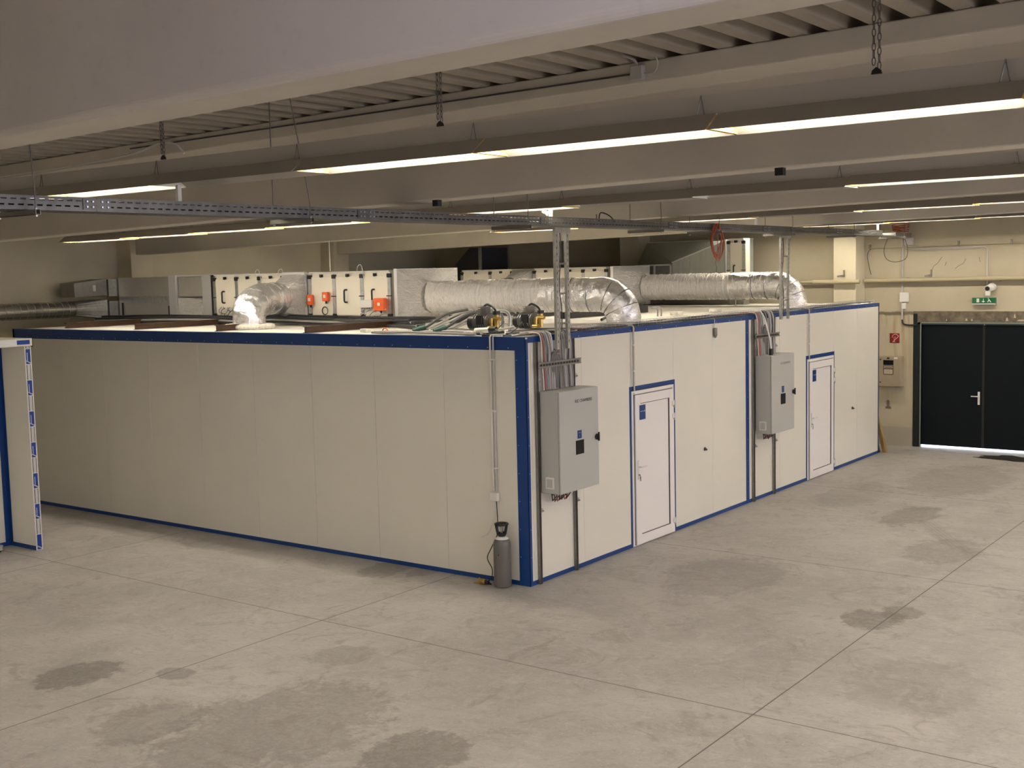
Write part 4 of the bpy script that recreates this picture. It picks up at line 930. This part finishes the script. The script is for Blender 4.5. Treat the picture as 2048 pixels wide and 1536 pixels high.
for d in (0, .12): MB().tube(smooth_path([(5.6+d, 1.4, ZR), (5.6+d, 1.4, 3.12), (5.65+d, 1.48, 3.15), (5.75+d, 1.6, 3.14)]), .014, 6).build('bent_pipe', GRYC, t, smooth=True)

# ------------------------------------------------------------------ gas cylinder and regulator
cx, cy = -.155, .30
t = thing('gas_cylinder', 'grey gas cylinder with black guard standing at the cabin corner', 'gas cylinder', (cx, cy, 0))
pr = [(.09, 0), (.105, .012), (.107, .03)] + [(.107, .52)] + [(.107*math.cos(a), .52+.10*math.sin(a)) for a in [i*math.pi/2/7 for i in range(1, 6)]] + [(.032, .625), (.03, .64)]
MB().lathe((cx, cy, 0), pr, 32).build('bottle', CYL, t, smooth=True)
pr = [(.107*math.cos(a)+.0025, .52+.10*math.sin(a)+.001) for a in [math.pi/2*(.45+.09*i) for i in range(5)]]
MB().lathe((cx, cy, 0), pr, 32).build('shoulder_label', CYLW, t, smooth=True)
m = MB().lathe((cx, cy, 0), [(.05, .625), (.055, .66), (.05, .665), (.03, .64)], 20)
for k in range(3):
    a = k*2*math.pi/3+.6
    m.tube([(cx+.05*math.cos(a), cy+.05*math.sin(a), .65), (cx+.072*math.cos(a), cy+.072*math.sin(a), .76)], .018, 8)
m.tube([(cx+.074*math.cos(2*math.pi*i/20), cy+.074*math.sin(2*math.pi*i/20), .765) for i in range(20)], .014, 8, closed=True)
m.build('valve_guard', BLK, t, smooth=True)
m = MB().tube([(cx, cy, .63), (cx, cy, .72)], .016, 10).tube([(cx, cy, .69), (cx-.05, cy-.02, .69)], .012, 8).tube([(cx, cy, .725), (cx, cy, .75)], .028, 12); m.build('valve', GALV, t, smooth=True)
MB().box(cx-.108, cx-.1045, cy-.03, cy-.02, .40, .42).build('paint_chip', BLK, t)
t = thing('brass_regulator', 'brass regulator lying on the floor left of the gas cylinder', 'regulator', (-.22, .56, 0))
MB().tube([(-.24, .68, .014), (-.23, .63, .022), (-.22, .60, .028)], [.006, .014, .022], 10).tube([(-.22, .60, .036), (-.21, .52, .036)], .035, 12).tube([(-.25, .57, .03), (-.19, .56, .05)], .022, 10).tube([(-.20, .60, .05), (-.19, .64, .06)], .014, 8).build('regulator_body', BRASS, t, smooth=True)
MB().tube([(-.235, .57, .045), (-.235, .57, .062)], .028, 14).build('gauge', BRASS, t, smooth=True)
MB().tube([(-.21, .515, .033), (-.205, .48, .033)], .026, 10).tube([(-.205, .49, .04), (-.19, .47, .075)], .008, 6).tube([(-.2, .485, .03), (-.21, .44, .02)], .012, 6).build('adjusting_knob', BLK, t, smooth=True)

# ------------------------------------------------------------------ unfinished cabin at the left
t = thing('unfinished_cabin', 'unfinished off-white panel cabin with blue corner trim and taped panel edges, at the left', 'cabin', (-3.2, 7.6, 0))
MB().box(-2.08, -1.98, 7.15, 7.9, 0, 2.90).build('side_panel', PANEL, t)
MB().box(-6.2, -2.082, 7.80, 7.9, 0, 2.90).build('rear_panel', PANEL, t)
MB().box(-6.2, -1.97, 7.12, 7.9, 2.905, 3.01).build('roof_panel', PANR, t)
MB().box(-2.085, -2.081, 7.73, 7.799, .0, 2.90).box(-2.16, -2.085, 7.793, 7.799, 0, 2.90).build('corner_trim', BLUE, t)
MB().box(-2.085, -2.081, 7.15, 7.73, 0, .06).box(-6.2, -2.16, 7.793, 7.799, 0, .06).build('base_trim', BLUE, t)
z = .0; k = 0; e = MB()
MB().box(-2.08, -1.98, 7.143, 7.149, 0, 2.9).build('edge_foam', WHT, t)
while z < 2.88:
    h = .22; z2 = min(z+h, 2.9)
    if k % 2 == 0:
        m = MB().box(-2.064, -1.998, 7.138, 7.1425, z+.01, z2-.0)
        if k > 0: m.box(-2.05, -2.04, 7.1365, 7.138, z+.06, z2-.05, 1)
        m.add([(-2.064, 7.1365, z+.05), (-2.064, 7.1365, z+.065), (-1.998, 7.1365, z+.027), (-1.998, 7.1365, z+.012)], [(0, 1, 2, 3)], 1)
        m.build('blue_tape', [STK, STKW], t)
    else:
        MB().box(-2.062, -2.056, 7.138, 7.1425, z+.01, z2-.0).box(-2.008, -2.002, 7.138, 7.1425, z+.01, z2).build('dark_edge_line', DGR, t)  # thin dark lines on both sides of the white tape
        MB().box(-2.052, -2.012, 7.138, 7.1425, z+.01, z2-.0).build('white_tape', STKW, t)
    z = z2; k += 1
x = -2.0; k = 0
while x > -5.5:
    MB().box(x-.20, x-.01, 7.113, 7.119, 2.93, 2.99).build('blue_tape', STK, t)
    MB().box(x-.62, x-.22, 7.112, 7.119, 2.925, 2.985).build('foil_tape', TAPE, t); x -= .85
MB().box(-1.969, -1.965, 7.115, 7.2, 2.89, 3.01).build('end_cap', GASK, t)
t = thing('caster_wheel', 'small swivel caster cut by the left edge of the photo', 'caster', (-2.45, 7.5, 0))
MB().tube([(-2.45, 7.47, .035), (-2.45, 7.50, .035)], .035, 16).build('wheel', BLK, t, smooth=True)
MB().box(-2.49, -2.41, 7.455, 7.465, .03, .09).box(-2.49, -2.41, 7.505, 7.515, .03, .09).box(-2.50, -2.40, 7.45, 7.52, .088, .10).build('fork', GALV, t)

# ------------------------------------------------------------------ end wall things
t = thing('double_steel_door', 'dark petrol double steel door in the end wall', 'door', (XD, -1.67, 0), kind='structure'); t.name = 'door_1'
d1 = MB().box(XD+.06, XD+.11, -1.665, -.44, .045, 2.52).build('door_leaf', DOORD, t, bevel=.003)
d2 = MB().box(XD+.06, XD+.11, -2.90, -1.68, .045, 2.52).build('door_leaf', DOORD, t, bevel=.003)
MB().box(XD+.05, XD+.059, -1.70, -1.655, .045, 2.52).build('astragal', FRAMEB, t)
MB().box(XD+.0, XD+.12, -.44, -.385, .0, 2.56).box(XD, XD+.12, -2.955, -2.90, 0, 2.56).box(XD, XD+.12, -2.955, -.385, 2.525, 2.56).build('door_frame', FRAMEB, t)
MB().box(XD-.012, XD-.0, -.46, -.44, .0, 2.57).box(XD-.012, XD, -2.96, -.44, 2.545, 2.565).build('frame_edge', FRAMEG, t)
MB().box(XD+.044, XD+.059, -1.615, -1.575, .92, 1.18).tube([(XD+.045, -1.595, 1.09), (XD-.01, -1.595, 1.09), (XD-.015, -1.58, 1.09), (XD-.015, -1.46, 1.09)], .011, 8).build('handle', WHT, d1, bevel=.002)
tag(box(XD-.006, XD+.26, -2.96, -.30, 2.565, 2.79).build('trim_1', LINT), 'rough bare concrete lintel over the dark double door', 'lintel', kind='structure')
tag(box(XD-.008, XD+.02, -.384, -.30, 0, 2.74).build('trim_2', FRAMEB), 'black steel jamb angle at the left of the dark door', 'trim', kind='structure')
o = MB()
for (y, z, w, h) in ((-1.33, 2.60, .05, .05), (-1.44, 2.60, .04, .04), (-.95, 2.60, .03, .03), (-2.1, 2.60, .05, .07), (-2.3, 2.60, .2, .03), (-2.25, 2.66, .04, .08)):
    o.add([(XD-.008, y, z), (XD-.008, y-w, z), (XD-.008, y-w*.6, z+h), (XD-.008, y-w*.2, z+h*.8)], [(0, 1, 2, 3)])
struct(o.build('trim_3', LOVE), 'pale plaster remnants on the concrete lintel', 'trim')
struct(box(XD+.3, XD+6, -6, 3, -.06, -.01).build('outside_paving', OUTG), 'bright paving outside, seen as a strip of daylight under the dark door', 'ground')
def pipe(pts, r, label, m=PLAS, cat='pipe', brackets=()):
    t = thing('wall_pipe', label, cat, pts[0]); MB().tube(pts, r, 10).build('pipe', m, t, smooth=True)
    for (y, z) in brackets: MB().box(XD-.10, XD, y-.012, y+.012, z-.05, z+.05).build('bracket', GALD, t)
    return t
PIPE = mat('cream_pipe_paint', (.44, .385, .25), .5)
pipe([(XD-.13, 5.8, 3.40), (XD-.13, 1.25, 3.415)], .03, 'cream pipe along the end wall left of the wall column', PIPE, brackets=((5, 3.4), (3, 3.4)))
pipe([(XD-.62, 1.6, 3.42), (XD-.62, .6, 3.42)], .045, 'cream pipe length clamped in front of the end wall column', PIPE)
pipe([(XD-.13, .68, 3.425), (XD-.13, -5.0, 3.45)], .045, 'cream pipe along the end wall above the double door', PIPE, brackets=((-.2, 3.43), (-2.0, 3.43), (-3.6, 3.44)))
pipe([(XD-.05, .62, 4.10), (XD-.05, -4.5, 4.13)], .014, 'thin upper pipe on the end wall', PIPE, brackets=((.6, 4.12), (-1.2, 4.14), (-2.2, 4.14)))
pipe(smooth_path([(XD-.03, -.13, 4.28), (XD-.03, -.15, 4.08), (XD-.03, -.22, 4.055), (XD-.03, -.4, 4.055)], 4)+[(XD-.03, -1.68, 4.06), (XD-.03, -1.74, 4.03), (XD-.03, -1.75, 3.30)], .013, 'thin conduit bending down to the security camera', GRY2)
pipe([(XD-.03, -.3, 4.03), (XD-.03, -1.6, 4.035)], .010, 'thin conduit parallel below the camera conduit', GRY2)
pipe([(XD-.03, -.075, 4.30), (XD-.03, -.075, 2.62)], .018, 'grey vertical conduit on the end wall left of the double door', GRY2)
pipe(smooth_path([(XD-.03, -.075, 2.63), (XD-.03, -.10, 2.54), (XD-.03, -.2, 2.51), (XD-.03, -.36, 2.51)]), .016, 'black hose end turning into the door jamb', BLKC)
pipe(smooth_path([(XD-.02, .60, 4.10), (XD-.02, .66, 3.95), (XD-.02, .62, 3.7), (XD-.02, .58, 3.55)]), .006, 'thin dark wire hanging on the end wall beside the column', DKC)
tag(box(XD-.07, XD-.001, -.21, -.03, 2.98, 3.175).build('junction_box', WHT, bevel=.008), 'white junction box on the end wall below the big pipe', 'junction box')
tag(box(XD-.05, XD-.001, -.15, -.07, 2.84, 2.96).build('switch_box', WHT, bevel=.006), 'small white switch box below the white junction box', 'switch')
tag(box(XD-.09, XD-.001, -.30, -.12, 4.14, 4.29).build('terminal_box', GRY2, bevel=.008), 'grey terminal box on the end wall under the cable heap', 'junction box')
tag(MB().tube(smooth_path([(12.5, .02, 4.29), (12.55, .12, 4.05), (12.6, .08, 3.86), (12.65, -.1, 3.80), (12.7, -.28, 3.88), (12.7, -.30, 4.1), (12.65, -.25, 4.3)]), .006, 5).build('hanging_wire', DKC, smooth=True), 'thin dark wire loop hanging below the tray end', 'wire')
for (y, z, l) in ((-.62, 3.53, 'above the big pipe by the door'), (1.0, 3.56, 'in front of the end wall column')):
    xx = XD if y < 0 else 12.6
    t = thing('pipe_clamp', 'dark pipe clamp bracket %s' % l, 'bracket', (xx, y, z-.05))
    MB().box(xx-.14, xx-.001, y-.02, y+.02, z-.03, z+.0).box(xx-.15, xx-.11, y-.08, y+.06, z-.045, z-.01).box(xx-.03, xx-.001, y-.05, y-.02, z-.03, z+.10).build('arm', GALD, t)
# cracks in the plaster
for k, P in enumerate((((-.66, 3.62), (-.70, 3.70), (-.78, 3.76), (-.86, 3.88)), ((-.92, 3.70), (-.95, 3.78)), ((-1.12, 3.64), (-1.2, 3.70), (-1.28, 3.74), (-1.33, 3.84)), ((-1.60, 3.76), (-1.58, 3.86)))):
    o = MB().tube([(XD-.001, y, z) for y, z in P], .004, 4); struct(o.build('trim_%d' % (4+k), STAINB), 'dark crack in the end wall plaster above the double door', 'crack')
o = MB().prism([(.27, .76), (.15, .76), (.155, .80), (.19, .82), (.185, .91), (.20, .94), (.225, .94), (.24, .91), (.235, .82), (.265, .80)], 'x', XD-.006, XD-.001)
struct(o.build('trim_8', STAINB), 'bare dark patch in the end wall below the beige box', 'plaster patch')
# security camera
t = thing('security_camera', 'white dome security camera above the green exit sign', 'camera', (XD, -1.82, 3.16))
MB().tube([(XD-.001, -1.85, 3.27), (XD-.08, -1.85, 3.27)], .075, 20).tube([(XD-.08, -1.83, 3.26), (XD-.20, -1.80, 3.24)], [.075, .06], 20).build('housing', WHT, t, smooth=True)
MB().tube([(XD-.201, -1.80, 3.24), (XD-.215, -1.798, 3.238)], .045, 16).build('lens', BLK, t)
MB().box(XD-.21, XD-.12, -1.84, -1.76, 3.10, 3.185).build('bracket_foot', WHT, t, bevel=.01)
# exit sign
t = thing('exit_sign', 'green emergency exit sign box over the dark double door', 'sign', (XD, -1.70, 2.93))
MB().box(XD-.11, XD-.001, -1.93, -1.48, 2.925, 2.95).box(XD-.02, XD-.001, -1.93, -1.48, 2.93, 3.06).build('sign_backing', GRY2, t)
s = MB().box(XD-.10, XD-.021, -1.925, -1.485, 2.951, 3.06).build('sign_face', GREEN, t)
m = MB().box(XD-.104, XD-.101, -1.62, -1.57, 2.97, 3.045)                       # door pictogram
m.box(XD-.104, XD-.101, -1.705, -1.693, 2.975, 3.04).add([(XD-.1035, -1.735, 2.992), (XD-.1035, -1.665, 2.992), (XD-.1035, -1.70, 2.965)], [(0, 1, 2)])
m.tube([(XD-.103, -1.795, 3.03), (XD-.103, -1.785, 3.03)], .0, 3) if False else None
m.add([(XD-.1035, -1.775, 2.97), (XD-.1035, -1.79, 2.97), (XD-.1035, -1.815, 3.03), (XD-.1035, -1.80, 3.035)], [(0, 1, 2, 3)])
m.add([(XD-.1035, -1.85, 2.97), (XD-.1035, -1.835, 2.97), (XD-.1035, -1.80, 3.01), (XD-.1035, -1.81, 3.03)], [(0, 1, 2, 3)])
m.ball((XD-.103, -1.792, 3.045), .010, 8, 0, (.2, 1, 1)); m.build('pictogram', WHT, s)
# fire hose sign
t = thing('fire_hose_sign', 'square red fire hose sign above the beige wall box', 'sign', (XD, .085, 2.13))
MB().box(XD-.006, XD-.001, -.015, .185, 2.135, 2.335).build('plate', RED, t)
o = MB(); xx = XD-.008
arc = [(xx, .115-.045+.065*math.cos(a)+.0, 2.255+.06*math.sin(a)) for a in [math.pi*.95-i*.35 for i in range(10)]]
o.tube([(xx, .12, 2.16)]+arc[:1], .006, 5).tube(arc, .006, 5).tube([(xx, .085, 2.16), (xx, .10, 2.25), (xx, .07, 2.27), (xx, .06, 2.22)], .004, 4).tube([(xx, .125, 2.155), (xx, .07, 2.155)], .004, 4)
o.build('hose_symbol', PINK, t)
# beige wall box
t = thing('fire_panel_box', 'beige metal wall box with black and white labels beside the double door', 'wall box', (XD, .13, 1.23))
MB().box(XD-.18, XD-.001, -.11, .355, 1.235, 1.865).build('body', BEIGE, t, bevel=.015)
dd = MB().box(XD-.196, XD-.1805, -.10, .345, 1.245, 1.855).build('box_door', BEIGE, t, bevel=.006)
xx = XD-.1965
MB().box(xx-.004, xx, .04, .25, 1.69, 1.79).build('black_label', DISP, dd)
m = MB().box(xx-.003, xx, .04, .25, 1.49, 1.68, 0).box(xx-.0045, xx-.003, .055, .235, 1.625, 1.665, 1).box(xx-.005, xx-.0045, .065, .225, 1.637, 1.652, 2).box(xx-.0045, xx-.003, .055, .235, 1.505, 1.60, 1)
for k in range(3): m.box(xx-.005, xx-.0045, .08+.01*k, .21, 1.535+.02*k, 1.54+.02*k, 3)
m.build('warning_label', [DGR, LOVE, RED, GRYC], dd)
for z in (1.80, 1.33): MB().tube([(xx, .31, z), (xx-.012, .31, z)], .014, 8).build('lock', BLK, dd)
MB().box(xx-.012, xx, .125, .175, 1.815, 1.845).build('latch', BLK, dd)
MB().box(xx-.002, xx, -.045, .03, 1.815, 1.85).build('number_sticker', WHT, dd)
# timber piece and wet mat
t = thing('timber_offcut', 'yellow timber offcut leaning behind the far cabin corner', 'timber', (12.15, .02, 0))
MB().hexa([(12.05, -.12, 0), (12.15, -.12, 0), (12.15, -.05, 0), (12.05, -.05, 0), (11.97, .03, .72), (12.05, .03, .72), (12.05, .09, .72), (11.97, .09, .72)]).build('board', WOOD, t)
MB().hexa([(12.02, .0, 0), (12.06, .0, 0), (12.06, .06, 0), (12.02, .06, 0), (11.955, .09, .55), (11.99, .09, .55), (11.99, .14, .55), (11.955, .14, .55)]).build('second_board', BROWN, t)
n = 26; pts = []
for i in range(n):
    a = 2*math.pi*i/n; pts.append((12.42+.30*math.cos(a)*(1+.3*R.uniform(-1, 1)), -2.55+.80*math.sin(a)*(1+.25*R.uniform(-1, 1)), .006))
o = MB(); o.add(pts+[(p[0], p[1], .001) for p in pts], [tuple(range(n))]+[(i, (i+1) % n, n+(i+1) % n, n+i) for i in range(n)])
tag(o.build('wet_mat', FELT), 'ragged dark wet mat on the floor before the double door', 'mat')
# conduit and box on the second beam
t = thing('beam_junction_box', 'grey junction box with cable loops at the top edge of the second roof beam', 'junction box', (-2.45, -2.3, 5.3))
yb = -3.03
MB().box(-2.50, -2.435, yb-.06, yb+.06, 5.36, 5.48).build('housing', GRY2, t, bevel=.006)
MB().tube(smooth_path([(-2.47, yb, 5.48), (-2.5, yb+.02, 5.53), (-2.6, yb+.08, 5.56), (-2.8, yb+.12, 5.55)]), .012, 6).build('upper_lead', GRY2, t, smooth=True)
MB().tube(smooth_path([(-2.46, yb-.06, 5.41), (-2.47, yb-.16, 5.41), (-2.48, yb-.20, 5.48), (-2.5, yb-.18, 5.55)]), .008, 6).build('side_lead', GRY2, t, smooth=True)
tag(MB().tube([(-2.445, yb+.06, 5.42), (-2.445, 4.0, 5.35)], .008, 6).build('beam_wire', DKC), 'thin dark wire along the top edge of the second roof beam', 'wire')
tag(MB().tube(smooth_path([(-5.02, 3.0, 4.78), (-5.02, 1.6, 4.80), (-5.03, .5, 4.84), (-5.03, .05, 4.90), (-5.03, -.15, 4.88), (-5.02, -.25, 4.80)]), .010, 6).build('drooping_cable', WHTC, smooth=True), 'pale cable draped above the left end of the nearest lights', 'cable')
for (y, l) in ((-4.21, 'small black box under the lower edge of the second roof beam, at the right'), (-.59, 'small black box under the lower edge of the second roof beam, near the middle')):
    zz = 4.49+SL*y; tag(box(-2.27, -2.21, y-.035, y+.035, zz-.062, zz-.001).build('beam_sensor', BLK), l, 'sensor')
